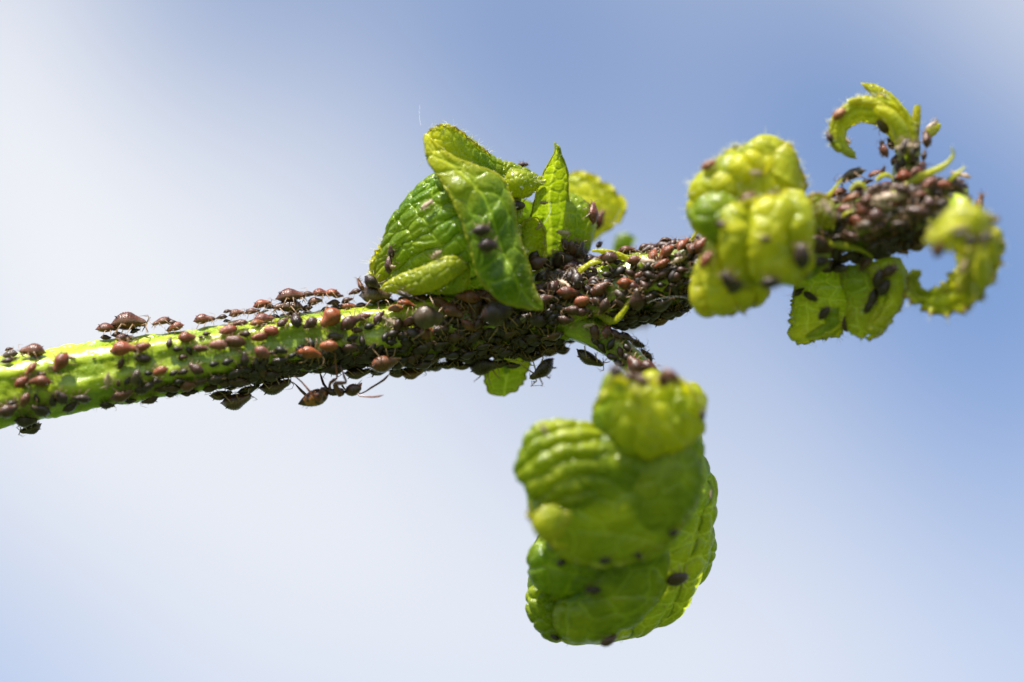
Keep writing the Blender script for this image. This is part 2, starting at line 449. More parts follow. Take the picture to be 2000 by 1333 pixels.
# ------------------------------------------------------------------ leaves
def lobe(name, L, R, y, tilt=0.0, bulge=.6, wrap=85, nu=130, nv=96, cell=.28, ch=.03, lat=0.0, lh=0.0, slant=.8, mid=None,
         lump=.05, young=.2, edge=.5, edgew=.12, brown=0.0, rim=.016, teeth=.02, seed=0, warp=.10, vw=.085, domes=(), hl=1.0, parent=None, sign=1, ends=(1, 1), folds=None,
         stretch=1.0, label=None, hair=0.0, pillow=6.0):
    Lc = spline(L, nu); Rc = spline(R, nu)
    yt = interp_list(y, nu); tl = interp_list(tilt, nu); bl = interp_list(bulge, nu); wr = np.radians(interp_list(wrap, nu))
    Lw = np.array([W(a, b, yy - tt / 2) for (a, b), yy, tt in zip(Lc, yt, tl)])
    Rw = np.array([W(a, b, yy + tt / 2) for (a, b), yy, tt in zip(Rc, yt, tl)])
    c = (Lw + Rw) / 2; half = (Rw - Lw) / 2; wd = np.linalg.norm(half, axis=1)
    v = np.linspace(-1, 1, nv)
    a = v[None, :] * wr[:, None]
    wc = np.minimum(wr, np.pi / 2)[:, None]
    latl = np.sin(a) / np.sin(wc)
    dep = np.cos(a) - np.cos(wc)
    P = c[:, None] + half[:, None] * latl[..., None]
    P[..., 1] -= bl[:, None] * wd[:, None] * dep
    s = np.concatenate([[0], np.cumsum(np.linalg.norm(np.diff(c, axis=0), axis=1))])
    tot = s[-1]
    su = s[:, None] * np.ones((1, nv))
    arc = np.maximum(1.0, wr / (np.pi / 2))[:, None]
    sv = v[None, :] * np.maximum(wd, .35 * wd.max())[:, None] * arc * (1 + .4 * np.abs(bl[:, None]))
    wx = su + warp * fbm(su * 2, sv * 2, seed + 3); wy = sv + warp * fbm(su * 2 + 9, sv * 2, seed + 4)
    def normals(P):
        du = np.gradient(P, axis=0); dv = np.gradient(P, axis=1)
        N = np.cross(du, dv); N /= np.linalg.norm(N, axis=2)[..., None] + 1e-9
        if N[nu // 2, nv // 2, 1] > 0: N = -N
        return N
    N = normals(P)
    fe = np.clip(np.minimum(su, tot - su) / .12, 0, 1) ; fe = fe * fe * (3 - 2 * fe)
    H = lump * 2.2 * fbm(wx * 1.1, wy * 1.1, seed + 8, 2)
    if folds:
        for axis, k, amp, ph in folds:
            q = (wy if axis == 'v' else wx)
            H = H + amp * (np.abs(np.sin(np.pi * (q / k + ph + .35 * fbm(su * .8, sv * .8, seed + 2)))) ** .6 - .6)
    for td, vd, rdm, hd_ in domes:
        H = H + hd_ * np.exp(-(((su - td * tot) ** 2 + (sv - vd) ** 2) / rdm ** 2) ** 1.6)
    P = P + N * (H * fe)[..., None]
    N = normals(P)
    vein = np.zeros_like(su); h = np.zeros_like(su)
    if ch:
        f1, f2 = worley(wx / cell / stretch, wy / cell, seed + 11)
        d = f2 - f1
        h += ch * (1 - np.exp(-pillow * d)); vein = np.maximum(vein, .75 * np.exp(-(d / vw) ** 2))
        f1, f2 = worley(wx / cell * 2.3, wy / cell * 2.3, seed + 13)
        h += ch * .12 * (1 - np.exp(-6 * (f2 - f1)))
        vein = np.maximum(vein, .4 * np.exp(-((f2 - f1) / .10) ** 2))
    if lh:
        q = (wx - slant * np.abs(wy - 0.0)) / lat + .3 * fbm(su, sv, seed + 21)
        sn = np.abs(np.sin(np.pi * q))
        h += lh * (sn ** .55 - .5); vein = np.maximum(vein, np.exp(-(sn / .13) ** 2))
    if mid is not None:
        dm = np.abs(sv - mid * wd[:, None] - .04 * np.sin(su * 2.5))
        vein = np.maximum(vein, np.exp(-(dm / .022) ** 2)); h = h - sign * .03 * np.exp(-(dm / .05) ** 2)
    fe2 = np.clip((1 - np.abs(v))[None, :] / .08, 0, 1)
    P = P + N * (h * fe * (.35 + .65 * fe2) * sign)[..., None]
    # toothed, slightly uneven margin
    out = np.zeros_like(P)
    out[:, 0] = P[:, 0] - P[:, 1]; out[:, -1] = P[:, -1] - P[:, -2]
    for j, k in ((0, 1), (-1, -2)):
        o = P[:, j] - P[:, k]; o /= np.linalg.norm(o, axis=1)[:, None] + 1e-6
        tooth = teeth * (np.abs(((s / .16 + fbm(s * 2, s * 0, seed)) % 1) - .5) * 2) + teeth * 1.2 * fbm(s * 6, s * 0 + 2, seed + 7)
        P[:, j] += o * (tooth * fe[:, 0])[:, None]
        P[:, k] += o * (tooth * .5 * fe[:, 0])[:, None]
    dist = np.minimum((1 - np.abs(v))[None, :] * wd[:, None] * np.maximum(1, arc), 9)
    dist = np.minimum(dist, np.where(ends[1], tot - su, 9)); dist = np.minimum(dist, np.where(ends[0], su, 9))
    eg = np.exp(-(dist / edgew)) * edge * (.6 + .9 * (vnoise(su * 3, sv * 3, seed + 30) + .5))
    yg = np.clip(interp_list(young, nu)[:, None] + .75 * fbm(su * 1.6, sv * 1.6, seed + 31) * (.12 + np.mean(young)) - .5 * np.clip(-H / .12, 0, 1) * np.mean(young) * .6, 0, 1)  # yellow gives way to darker green in the fold valleys
    bn = np.clip(interp_list(brown, nu)[:, None] * (1 + 2 * fbm(su * 4, sv * 4, seed + 33)) + eg * .30 * (vnoise(su * 5, sv * 5, seed + 35) > .18), 0, 1)
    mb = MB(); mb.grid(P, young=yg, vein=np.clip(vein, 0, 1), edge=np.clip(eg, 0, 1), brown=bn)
    if rim:
        for j in (0, -1):
            q = P[:, j]; q = q[::2]
            rr = rim * (1 + .8 * fbm(np.arange(len(q)) * .35, np.zeros(len(q)), seed + 40 + j)) * np.clip(np.minimum(np.arange(len(q)), np.arange(len(q))[::-1]) / 5 + .25, 0, 1)
            mb.tube(q, rr.astype(float), 6, 0, young=min(1, np.mean(young) + .25), vein=.3, edge=edge, brown=float(np.mean(brown)) + .12)
    me = mb.build(name, [M_LEAF]); o = link(name, me, parent)
    if label: o['label'] = label
    SOLID.append(('leaf', me))
    if hair:
        hb = MB(); r = random.Random(seed)
        for _ in range(int(hair)):
            jj = r.choice((0, -1)); i = r.randrange(4, nu - 4)
            if r.random() < .35:
                jj = r.randrange(2, nv - 2)
                b = P[i, jj]; d = N[i, jj] + np.array([r.gauss(0, .3) for _ in range(3)])
            else:
                b = P[i, jj]; d = P[i, jj] - P[i, jj + (1 if jj == 0 else -1)]
                d = d / (np.linalg.norm(d) + 1e-6) + N[i, jj] * r.uniform(-.6, .9) + np.array([r.gauss(0, .35) for _ in range(3)])
            d /= np.linalg.norm(d) + 1e-6; Lh = r.uniform(.03, .11) * hl
            bend = np.array([r.gauss(0, .25) for _ in range(3)])
            hb.tube([b, b + d * Lh * .5 + bend * Lh * .1, b + (d + bend * .5) * Lh], [.0042, .003, .001], 3)
        ho = link('leaf_hair', hb.build('leaf_hair', [M_HAIR]), o if parent is shoot else parent); ho['kind'] = 'stuff'
    return o

def leaf(label):
    return None
# central curled leaf -------------------------------------------------------------------
A = lobe('leaf', [(724, 548), (752, 480), (785, 405), (835, 358), (900, 330), (965, 322), (1012, 352)],
         [(760, 566), (805, 572), (865, 574), (920, 575), (975, 560), (1015, 500), (1022, 420)], [.55, .35, .25, .2, .3, .45], bulge=.62, wrap=105, nu=260, nv=220,
         cell=.22, ch=.055, folds=[('v', .27, .085, .2)], lump=.07, warp=.14, young=[.45, .15, .1, .1, .12], edge=.6, seed=3, parent=shoot, hair=160, stretch=1.7,
         label='large dark green central leaf, puckered and curled over itself above the stem', pillow=8)
lobe('leaf_fold', [(829, 262), (836, 315), (868, 362), (896, 412), (920, 480), (938, 545), (985, 592), (1060, 607)],
     [(838, 268), (880, 302), (930, 326), (984, 350), (1006, 410), (1020, 480), (1040, 555), (1062, 603)], [-.52, -.62, -.68, -.72, -.75, -.74, -.70, -.66], tilt=[0, .1, .2, .2, .1, 0],
     bulge=[.2, .2, .2, .25, .3, .35, .3, .2], wrap=75, nu=220, nv=130, cell=.46, ch=.032, vw=.12, lump=.05, warp=.2, domes=[(.78, -.12, .26, .16), (.3, -.15, .18, .06), (.5, .1, .18, .06)], young=[1, .75, .25, .05, .0, .0, .0, .04], edge=.85, edgew=.10, seed=12, mid=.1, parent=A, hair=130,  # young falls off downwards: shade of the sheet above put into the colour
     rim=.022, label='long pointed tongue of the leaf hanging towards the stem', pillow=4.5)
lobe('leaf_fold', [(830, 262), (872, 249), (915, 272), (955, 305), (1000, 322), (1060, 345)], [(836, 285), (880, 318), (930, 345), (985, 372), (1020, 385), (1062, 365)],
     [-.38, -.2, -.0, .1, .25, .35], bulge=.55, wrap=95, nu=150, nv=90, cell=.17, ch=.045, lump=.05, young=[1, .45, .15, .12, .3], edge=.5, seed=21, parent=A, hair=60, pillow=7)
lobe('leaf_fold', [(850, 335), (862, 372), (878, 400), (905, 425)], [(900, 330), (930, 360), (940, 390), (930, 425)], -.2, bulge=.8, wrap=100, nu=80, nv=70, cell=.2, ch=.06, young=.03, seed=22, parent=A, edge=.2)
lobe('leaf_fold', [(984, 350), (1003, 333), (1032, 335), (1052, 352), (1066, 350)], [(988, 372), (1012, 383), (1036, 376), (1052, 368), (1068, 356)], -.12, bulge=1.0, wrap=130, nu=80, nv=60, cell=.12, ch=.03,
     young=.5, seed=25, parent=A, hair=130, edge=.4, label='small hairy yellow-green roll on top of the leaf')
lobe('leaf_fold', [(1022, 545), (1026, 470), (1045, 395), (1062, 340), (1082, 278)], [(1118, 540), (1116, 460), (1110, 395), (1106, 325), (1086, 279)], [1.0, .75, .4, .2, .12], tilt=.3, bulge=-.35, wrap=75,
     nu=140, nv=80, cell=.22, ch=.02, sign=-1, mid=.05, young=[.0, .02, .1, .22], edge=.55, edgew=.07, seed=31, parent=A, hair=70, label='upright pointed leaf tip')
lobe('leaf_fold', [(1104, 340), (1150, 344), (1188, 368), (1214, 392)], [(1098, 480), (1142, 482), (1184, 452), (1216, 404)], 1.7, bulge=.3, wrap=80, nu=80, nv=70, cell=.25, ch=.03, young=.85, edge=.5, seed=35, parent=A,
     label='yellow lobe behind the leaf')
lobe('leaf_fold', [(1108, 372), (1130, 380), (1152, 402), (1166, 440)], [(1088, 520), (1112, 512), (1140, 495), (1160, 468)], .75, bulge=.5, wrap=90, nu=70, nv=60, cell=.2, ch=.04, young=.15, seed=36, parent=A)
lobe('leaf_fold', [(1034, 532), (1014, 480), (1022, 436), (1044, 424)], [(1046, 535), (1062, 500), (1064, 450), (1050, 424)], .1, bulge=-.8, wrap=95, nu=80, nv=60, cell=.16, ch=.02, sign=-1, young=.35, edge=.8, seed=38,
     rim=.03, parent=A, hair=90)
lobe('leaf_fold', [(742, 564), (778, 541), (815, 529), (850, 512), (878, 500), (903, 503), (912, 520)], [(746, 567), (785, 569), (822, 570), (855, 560), (880, 548), (902, 535), (914, 524)], [-.3, -.45, -.6, -.62, -.55],
     bulge=.55, wrap=95, nu=130, nv=70, cell=.16, ch=.028, young=[.5, .4, .35, .4], edge=.9, edgew=.1, seed=41, parent=A, hair=110, rim=.024, label='bright veined roll along the lower edge')
lobe('leaf_fold', [(858, 520), (885, 503), (906, 505), (919, 550)], [(852, 566), (870, 573), (895, 570), (917, 556)], -.38, bulge=.4, wrap=80, nu=70, nv=60, cell=.18, ch=.03, young=[.12, .2, .5], edge=.9, seed=42, parent=A, hair=30)
lobe('leaf_fold', [(724, 540), (742, 495), (770, 466), (800, 452)], [(750, 566), (780, 560), (812, 540), (830, 510)], .75, bulge=-.3, wrap=70, nu=70, nv=60, cell=.2, ch=.03, young=.75, edge=.7, seed=44, parent=A)
lobe('leaf_fold', [(1000, 385), (1060, 402), (1128, 425)], [(1010, 575), (1080, 575), (1150, 548)], 1.0, bulge=-.3, wrap=80, nu=60, nv=60, cell=.3, ch=.04, young=0, edge=.2, seed=45, parent=A)  # added dark sheet standing in for the shaded gap behind the leaf
# small leaf hanging below the stem
lobe('leaf', [(1000, 695), (956, 706), (948, 738), (960, 768), (982, 775)], [(1008, 697), (1036, 706), (1026, 735), (1008, 758), (984, 776)], .75, mid=0, teeth=.05, bulge=-.3, wrap=80, nu=70, nv=60, cell=.25, ch=.03, young=.22, edge=.3, seed=47,
     parent=shoot, label='small flat green leaf hanging under the stem')
lobe('leaf', [(1195, 492), (1203, 462), (1222, 454)], [(1205, 500), (1232, 490), (1243, 466)], 2.4, bulge=.6, wrap=90, nu=40, nv=40, young=.0, seed=48, parent=shoot, label='small blurred green leaf far behind the stem')
lobe('leaf', [(1215, 640), (1230, 622), (1255, 616)], [(1222, 648), (1246, 636), (1262, 624)], 3.4, bulge=.4, wrap=80, nu=30, nv=30, young=.15, seed=49, parent=shoot)

# yellow-green leaf pair right of centre --------------------------------------------------
B = lobe('leaf', [(1402, 470), (1358, 440), (1346, 392), (1385, 338), (1432, 298), (1487, 270), (1535, 288), (1556, 335), (1574, 385)],
         [(1404, 474), (1422, 468), (1452, 450), (1480, 432), (1506, 420), (1530, 412), (1548, 405), (1562, 398), (1575, 390)], [-1.1, -1.2, -1.3, -1.2, -1.0, -.9], bulge=.5, wrap=105, nu=190, nv=120, teeth=.03,
         cell=.26, ch=.018, folds=[('u', .60, .12, .2)], warp=.22, lump=.10, young=[.3, .6, .75, .85, .85], edge=.5, seed=52, parent=shoot, hair=420, hl=1.8, label='bright yellow-green crumpled leaf, upper one of a blurred pair', stretch=1.4)
lobe('leaf_fold', [(1352, 440), (1362, 405), (1390, 385), (1425, 378)], [(1385, 470), (1412, 470), (1445, 440), (1462, 410)], -1.5, bulge=.6, wrap=100, nu=70, nv=60, cell=.3, ch=.05, lump=.08, young=.2, seed=54, parent=B, edge=.2)
lobe('leaf_fold', [(1462, 330), (1468, 285), (1490, 268), (1500, 272)], [(1510, 350), (1512, 310), (1510, 285), (1503, 274)], -1.25, bulge=.5, wrap=95, nu=50, nv=50, cell=.2, ch=.015, teeth=.015, lump=.06, young=.9, edge=.8, seed=152, parent=B, hair=50)
lobe('leaf_fold', [(1500, 345), (1512, 300), (1530, 284), (1540, 288)], [(1556, 380), (1562, 335), (1556, 300), (1543, 290)], -1.35, bulge=.5, wrap=95, nu=50, nv=50, cell=.2, ch=.015, teeth=.015, lump=.06, young=.9, edge=.8, seed=153, parent=B, hair=40)
lobe('leaf_fold', [(1360, 400), (1395, 345), (1440, 305), (1478, 296)], [(1400, 425), (1432, 385), (1470, 350), (1500, 330)], -1.5, bulge=.5, wrap=95, nu=90, nv=60, cell=.22, ch=.02, folds=[('u', .4, .09, .1)], teeth=.02, lump=.06, young=.8, edge=.7, seed=154, parent=B, hair=60)
B2 = lobe('leaf', [(1476, 388), (1428, 418), (1412, 470), (1420, 525), (1448, 556), (1500, 552)], [(1490, 384), (1550, 380), (1578, 420), (1576, 480), (1566, 530), (1556, 562)], [-1.5, -1.7, -1.75, -1.7, -1.6], bulge=.48, wrap=100,
         nu=140, nv=140, cell=.34, ch=.035, teeth=.05, folds=[('v', .80, .26, .47)], warp=.2, lump=.10, young=[.9, .85, .7, .6], edge=.5, brown=[.0, .0, .05, .1], seed=57, parent=shoot, hair=160, hl=1.5,
         label='blurred yellow-green leaf with two fat upright folds, lower one of the pair')
lobe('leaf_fold', [(1420, 448), (1384, 482), (1366, 540), (1372, 595), (1440, 608)], [(1432, 455), (1448, 500), (1462, 545), (1490, 572), (1446, 606)], [-1.4, -1.4, -1.3, -1.3], bulge=.45, wrap=95, nu=110, nv=100, cell=.26, ch=.03, teeth=.08,
     folds=[('v', .34, .14, .2)], lump=.12, young=[.8, .75, .75, .75], edge=.8, brown=[0, .05, .1, .12], seed=58, parent=B2)
lobe('leaf_fold', [(1568, 392), (1590, 372), (1615, 380), (1632, 410)], [(1570, 450), (1592, 456), (1615, 452), (1634, 430)], -1.3, bulge=.5, wrap=90, nu=60, nv=60, cell=.14, ch=.06, lump=.2, young=.5, brown=.6, edge=1, seed=59, parent=B,
     label='withered brown bracts beside the leaf pair')
lobe('leaf_fold', [(1560, 465), (1600, 470), (1625, 480)], [(1545, 545), (1580, 545), (1618, 520)], -1.0, bulge=.3, wrap=80, nu=50, nv=50, cell=.3, ch=.03, young=.05, edge=.5, seed=60, parent=B2)

# leaf hanging below the right part ---------------------------------------------------------
C = lobe('leaf', [(1572, 520), (1552, 570), (1550, 620), (1541, 652), (1566, 668)], [(1668, 520), (1674, 565), (1664, 608), (1640, 640), (1590, 655), (1572, 667)], [-.35, -.35, -.4, -.5], bulge=.35, wrap=85, nu=110, nv=90, cell=.3, ch=.03, teeth=.07,
         lump=.10, young=[.12, .2, .3, .7], edge=.6, brown=.03, seed=62, parent=shoot, hair=30, label='dark green torn leaf hanging below the crusted right part of the stem')
lobe('leaf_fold', [(1640, 520), (1654, 570), (1655, 625), (1662, 655)], [(1712, 515), (1722, 565), (1712, 620), (1690, 658)], [-.55, -.6, -.7], bulge=.5, wrap=90, nu=90, nv=70, cell=.3, ch=.03, lump=.08, young=[.1, .2, .3], edge=.6, brown=.08, seed=63, parent=C)
lobe('leaf_fold', [(1690, 515), (1716, 560), (1710, 610), (1692, 652)], [(1745, 500), (1767, 548), (1752, 605), (1702, 656)], [-.7, -.9, -.9], bulge=.55, wrap=100, nu=90, nv=80, cell=.3, ch=.04, folds=[('v', .3, .07, .1)], lump=.08, young=.45, edge=.6, brown=.05,
     seed=64, parent=C)
lobe('leaf_fold', [(1600, 600), (1615, 630), (1605, 640), (1570, 662)], [(1640, 600), (1632, 618), (1632, 632), (1580, 662)], -.75, bulge=.4, wrap=80, nu=50, nv=40, young=.2, edge=.5, seed=65, parent=C)

# curl at the top right ----------------------------------------------------------------------
Dl = lobe('leaf', [(1752, 305), (1742, 272), (1714, 247), (1680, 240), (1655, 256), (1652, 285), (1672, 307)], [(1798, 305), (1783, 240), (1740, 196), (1684, 192), (1630, 224), (1627, 280), (1674, 312)], [-.6, -.6, -.65, -.7, -.7, -.7],
          tilt=-.15, bulge=.55, wrap=95, nu=150, nv=90, cell=.2, ch=.018, folds=[('v', .12, .06, .1)], teeth=.05, lump=.03, young=[.55, .8, .85, .8, .7, .35, .3], edge=.8, edgew=.06, seed=71, parent=shoot, hair=190, rim=.02,
          label='yellow leaf curled into a hook at the top of the shoot tip')
lobe('leaf_fold', [(1680, 162), (1712, 165), (1745, 188), (1778, 228)], [(1688, 172), (1708, 195), (1735, 215), (1760, 240)], -.5, bulge=.5, wrap=95, nu=70, nv=40, cell=.14, ch=.02, young=.7, edge=1, brown=.1, seed=72, parent=Dl, hair=60, rim=.02)
lobe('leaf_fold', [(1653, 196), (1680, 190), (1715, 196), (1750, 218)], [(1656, 203), (1682, 207), (1712, 212), (1740, 232)], -.85, bulge=.7, wrap=110, nu=60, nv=40, cell=.14, ch=.015, young=.7, edge=1, seed=73, parent=Dl, hair=50)
lobe('leaf_fold', [(1706, 214), (1730, 232), (1752, 262), (1762, 305)], [(1712, 206), (1745, 220), (1768, 255), (1776, 305)], -1.0, bulge=.8, wrap=110, nu=60, nv=36, cell=.14, ch=.01, young=.8, edge=.4, seed=170, parent=Dl, hair=20)
lobe('leaf_fold', [(1740, 196), (1765, 225), (1776, 262), (1778, 305)], [(1748, 192), (1778, 222), (1790, 262), (1792, 305)], -.95, bulge=.8, wrap=110, nu=60, nv=36, cell=.14, ch=.01, young=.8, edge=.4, seed=171, parent=Dl, hair=20)
lobe('leaf_fold', [(1786, 206), (1783, 235), (1772, 275)], [(1798, 205), (1799, 240), (1794, 282)], -.75, bulge=.8, wrap=110, nu=50, nv=36, cell=.14, ch=.01, young=.75, edge=1, brown=.2, seed=74, parent=Dl, hair=20)
lobe('leaf_fold', [(1803, 264), (1815, 247), (1837, 241)], [(1812, 274), (1828, 262), (1838, 249)], -.65, bulge=.5, wrap=100, nu=40, nv=30, cell=.12, ch=.02, young=.7, edge=1, brown=.1, seed=75, parent=Dl, hair=40)

# blurred leaf at the far right -----------------------------------------------------------------
E = lobe('leaf', [(1810, 466), (1836, 446), (1862, 420), (1884, 408), (1905, 418), (1938, 440)], [(1818, 478), (1850, 472), (1880, 470), (1905, 462), (1925, 455), (1938, 450)], [-2.4, -2.6, -2.6, -2.3], bulge=.5, wrap=90, nu=90, nv=70, cell=.2, ch=.05,
         lump=.15, young=.75, edge=.8, brown=[0, 0, .05, .5], seed=81, parent=shoot, hair=40, label='strongly blurred yellow leaf at the right end with its lobe curling under')
lobe('leaf_fold', [(1858, 440), (1868, 415), (1884, 388)], [(1905, 440), (1900, 415), (1890, 388)], -2.7, bulge=.6, wrap=95, nu=40, nv=40, cell=.2, ch=.03, young=.85, edge=.6, seed=181, parent=E, hair=20)
lobe('leaf_fold', [(1880, 420), (1915, 418), (1952, 424)], [(1880, 440), (1918, 436), (1952, 434)], -2.4, bulge=.8, wrap=100, nu=40, nv=30, cell=.2, ch=.02, young=.7, edge=1, brown=[0, .2, .9], seed=182, parent=E, hair=20)
lobe('leaf_fold', [(1890, 440), (1920, 450), (1948, 470)], [(1885, 470), (1915, 478), (1944, 478)], -2.0, bulge=.5, wrap=90, nu=40, nv=30, cell=.2, ch=.04, young=.3, edge=.9, brown=.3, seed=183, parent=E)
lobe('leaf_fold', [(1803, 468), (1840, 446), (1880, 430)], [(1808, 478), (1845, 470), (1885, 462)], -3.0, bulge=.7, wrap=100, nu=50, nv=40, cell=.2, ch=.03, young=.9, edge=.5, seed=184, parent=E)
lobe('leaf_fold', [(1864, 440), (1866, 500), (1858, 545), (1832, 566), (1802, 566), (1792, 545), (1800, 528)], [(1945, 440), (1946, 510), (1918, 570), (1850, 600), (1788, 590), (1774, 552), (1780, 526)], [-1.7, -1.6, -1.5, -1.3, -1.1, -1.0],
     bulge=.5, wrap=95, nu=130, nv=80, cell=.25, ch=.03, teeth=.10, folds=[('v', .16, .09, .1), ('u', .5, .06, 0)], lump=.08, young=[.6, .7, .75, .85, .5, .15], edge=1, edgew=.08, brown=[.15, .05, .03, .03, .05], seed=82, parent=E, hair=50)
for q, (xa, xb, yb, tx, ty, yy) in enumerate([(1866, 1890, 450, 1872, 578, -1.9), (1884, 1908, 455, 1900, 600, -2.1), (1902, 1928, 455, 1920, 566, -2.2), (1920, 1946, 450, 1944, 536, -2.0)]):
    lobe('leaf_fold', [(xa, yb), (xa + 2, yb + 50), (xa + 6, yb + 85), (tx, ty)], [(xb, yb), (xb + 3, yb + 50), (xb - 2, yb + 85), (tx + 2, ty)], yy, bulge=.7, wrap=85, nu=70, nv=40, cell=.2, ch=.02, teeth=.03, lump=.08, young=.65 + .08 * q, edge=1,
         edgew=.05, brown=[.05, .05, .1, .5], seed=190 + q, parent=E, hair=40)
lobe('leaf_fold', [(1868, 540), (1884, 568), (1899, 596)], [(1918, 520), (1915, 560), (1901, 596)], -1.8, bulge=.4, wrap=80, nu=40, nv=40, young=.5, edge=.7, brown=.1, seed=83, parent=E)
lobe('leaf_fold', [(1900, 500), (1915, 530), (1920, 550)], [(1935, 470), (1942, 500), (1926, 548)], -1.5, bulge=.4, wrap=80, nu=40, nv=40, young=.3, edge=.7, brown=.4, seed=84, parent=E)

# big hanging leaf -------------------------------------------------------------------------------
F = lobe('leaf', [(1215, 880), (1120, 985), (1052, 1055), (1036, 1125), (1040, 1190), (1072, 1240), (1165, 1260)], [(1345, 835), (1382, 920), (1392, 1010), (1383, 1090), (1335, 1172), (1262, 1228), (1175, 1259)], [-.3, -.2, -.05, .0, .0, .0],
         bulge=.5, wrap=100, nu=240, nv=200, cell=.36, ch=.05, folds=[('v', .62, .12, .1)], lat=.5, lh=.05, slant=-.5, lump=.06, warp=.15, brown=.03, young=[.28, .25, .28, .32], edge=.3, seed=91, parent=shoot, hair=40, label='big blistered green leaf curled into a ball under the stalk', pillow=6, stretch=1.3)
lobe('leaf_fold', [(1110, 1040), (1048, 1070), (1037, 1110), (1062, 1146), (1122, 1166)], [(1215, 1060), (1215, 1105), (1190, 1140), (1160, 1158), (1128, 1168)], [-.85, -.75, -.7], bulge=.55, wrap=105, nu=130, nv=100, cell=.40, ch=.10, lump=.08,
     young=.18, edge=.2, seed=92, parent=F, pillow=5)
lobe('leaf_fold', [(1190, 1060), (1128, 1130), (1082, 1190), (1090, 1240), (1148, 1257)], [(1305, 1060), (1296, 1150), (1262, 1205), (1215, 1238), (1156, 1258)], [-1.0, -.85, -.7, -.5], bulge=.5, wrap=100, nu=170, nv=130, cell=.50, ch=.06, lump=.10, warp=.2,
     young=.3, edge=.25, seed=93, parent=F, pillow=4)
lobe('leaf_fold', [(1042, 1140), (1034, 1185), (1060, 1232), (1100, 1248)], [(1080, 1150), (1095, 1180), (1100, 1215), (1112, 1245)], -.35, bulge=.7, wrap=100, nu=90, nv=60, cell=.26, ch=.09, young=.2, edge=.2, seed=94, parent=F)
F2 = lobe('leaf_fold', [(1160, 836), (1080, 826), (1028, 852), (1014, 905), (1030, 975), (1052, 1035), (1105, 1090), (1182, 1104)], [(1240, 838), (1325, 832), (1366, 868), (1370, 930), (1350, 990), (1314, 1045), (1258, 1084), (1196, 1105)],
          [-1.1, -1.2, -1.3, -1.35, -1.35, -1.2], bulge=.32, wrap=108, nu=200, nv=160, cell=.45, ch=.04, folds=[('v', .9, .05, .3)], lump=.12, warp=.2, young=[.15, .15, .2, .28, .36, .38, .3], edge=.3, seed=96, parent=F, hair=30, stretch=.8,
          label='blurred green front fold of the hanging leaf')
lobe('leaf_fold', [(1020, 945), (1014, 900), (1030, 850), (1078, 826), (1150, 836), (1250, 880)], [(1034, 975), (1080, 990), (1130, 980), (1180, 968), (1225, 950), (1270, 910)], [-1.65, -1.7, -1.6, -1.4], bulge=.42, wrap=100, nu=140, nv=110,
     cell=.26, ch=.045, folds=[('v', .27, .12, .1)], stretch=1.4, lump=.06, warp=.12, young=[.2, .38, .4, .28], edge=.3, seed=196, parent=F, pillow=5)
lobe('leaf_fold', [(1240, 880), (1225, 940), (1240, 1000), (1275, 1040)], [(1340, 860), (1366, 920), (1352, 985), (1300, 1045)], -1.7, bulge=.28, wrap=90, nu=100, nv=90, cell=.34, ch=.03, folds=[('v', .30, .03, .2)], lump=.06, warp=.12, young=.3, edge=.2, seed=197, parent=F, pillow=5)
lobe('leaf_fold', [(1038, 1020), (1058, 990), (1085, 985), (1112, 1000)], [(1048, 1048), (1075, 1052), (1100, 1042), (1118, 1020)], -2.1, bulge=.5, wrap=90, nu=50, nv=50, cell=.2, ch=.03, lump=.10, teeth=.03, young=.5, edge=.7, brown=.1, seed=97, parent=F)
F1 = lobe('leaf_fold', [(1146, 852), (1156, 802), (1184, 768), (1203, 741), (1221, 745), (1235, 769), (1262, 750), (1300, 744), (1338, 758), (1356, 772), (1374, 810)], [(1152, 862), (1182, 882), (1222, 893), (1262, 896), (1312, 890), (1350, 868), (1374, 826)], [-1.5, -1.7, -1.8, -1.7, -1.5], bulge=.45, wrap=110,
          nu=140, nv=120, cell=.30, ch=.07, folds=[('u', .5, .06, .15)], warp=.2, lump=.16, young=[.15, .3, .6, .75, .6, .6], edge=.2, seed=98, parent=F, label='blurred lumpy yellow-green top fold of the hanging leaf', pillow=4)
lobe('leaf_fold', [(1332, 765), (1350, 751), (1371, 758)], [(1336, 800), (1358, 800), (1374, 772)], -1.1, bulge=.3, wrap=80, nu=40, nv=40, cell=.2, ch=.03, young=.85, edge=.8, brown=.1, seed=99, parent=F)

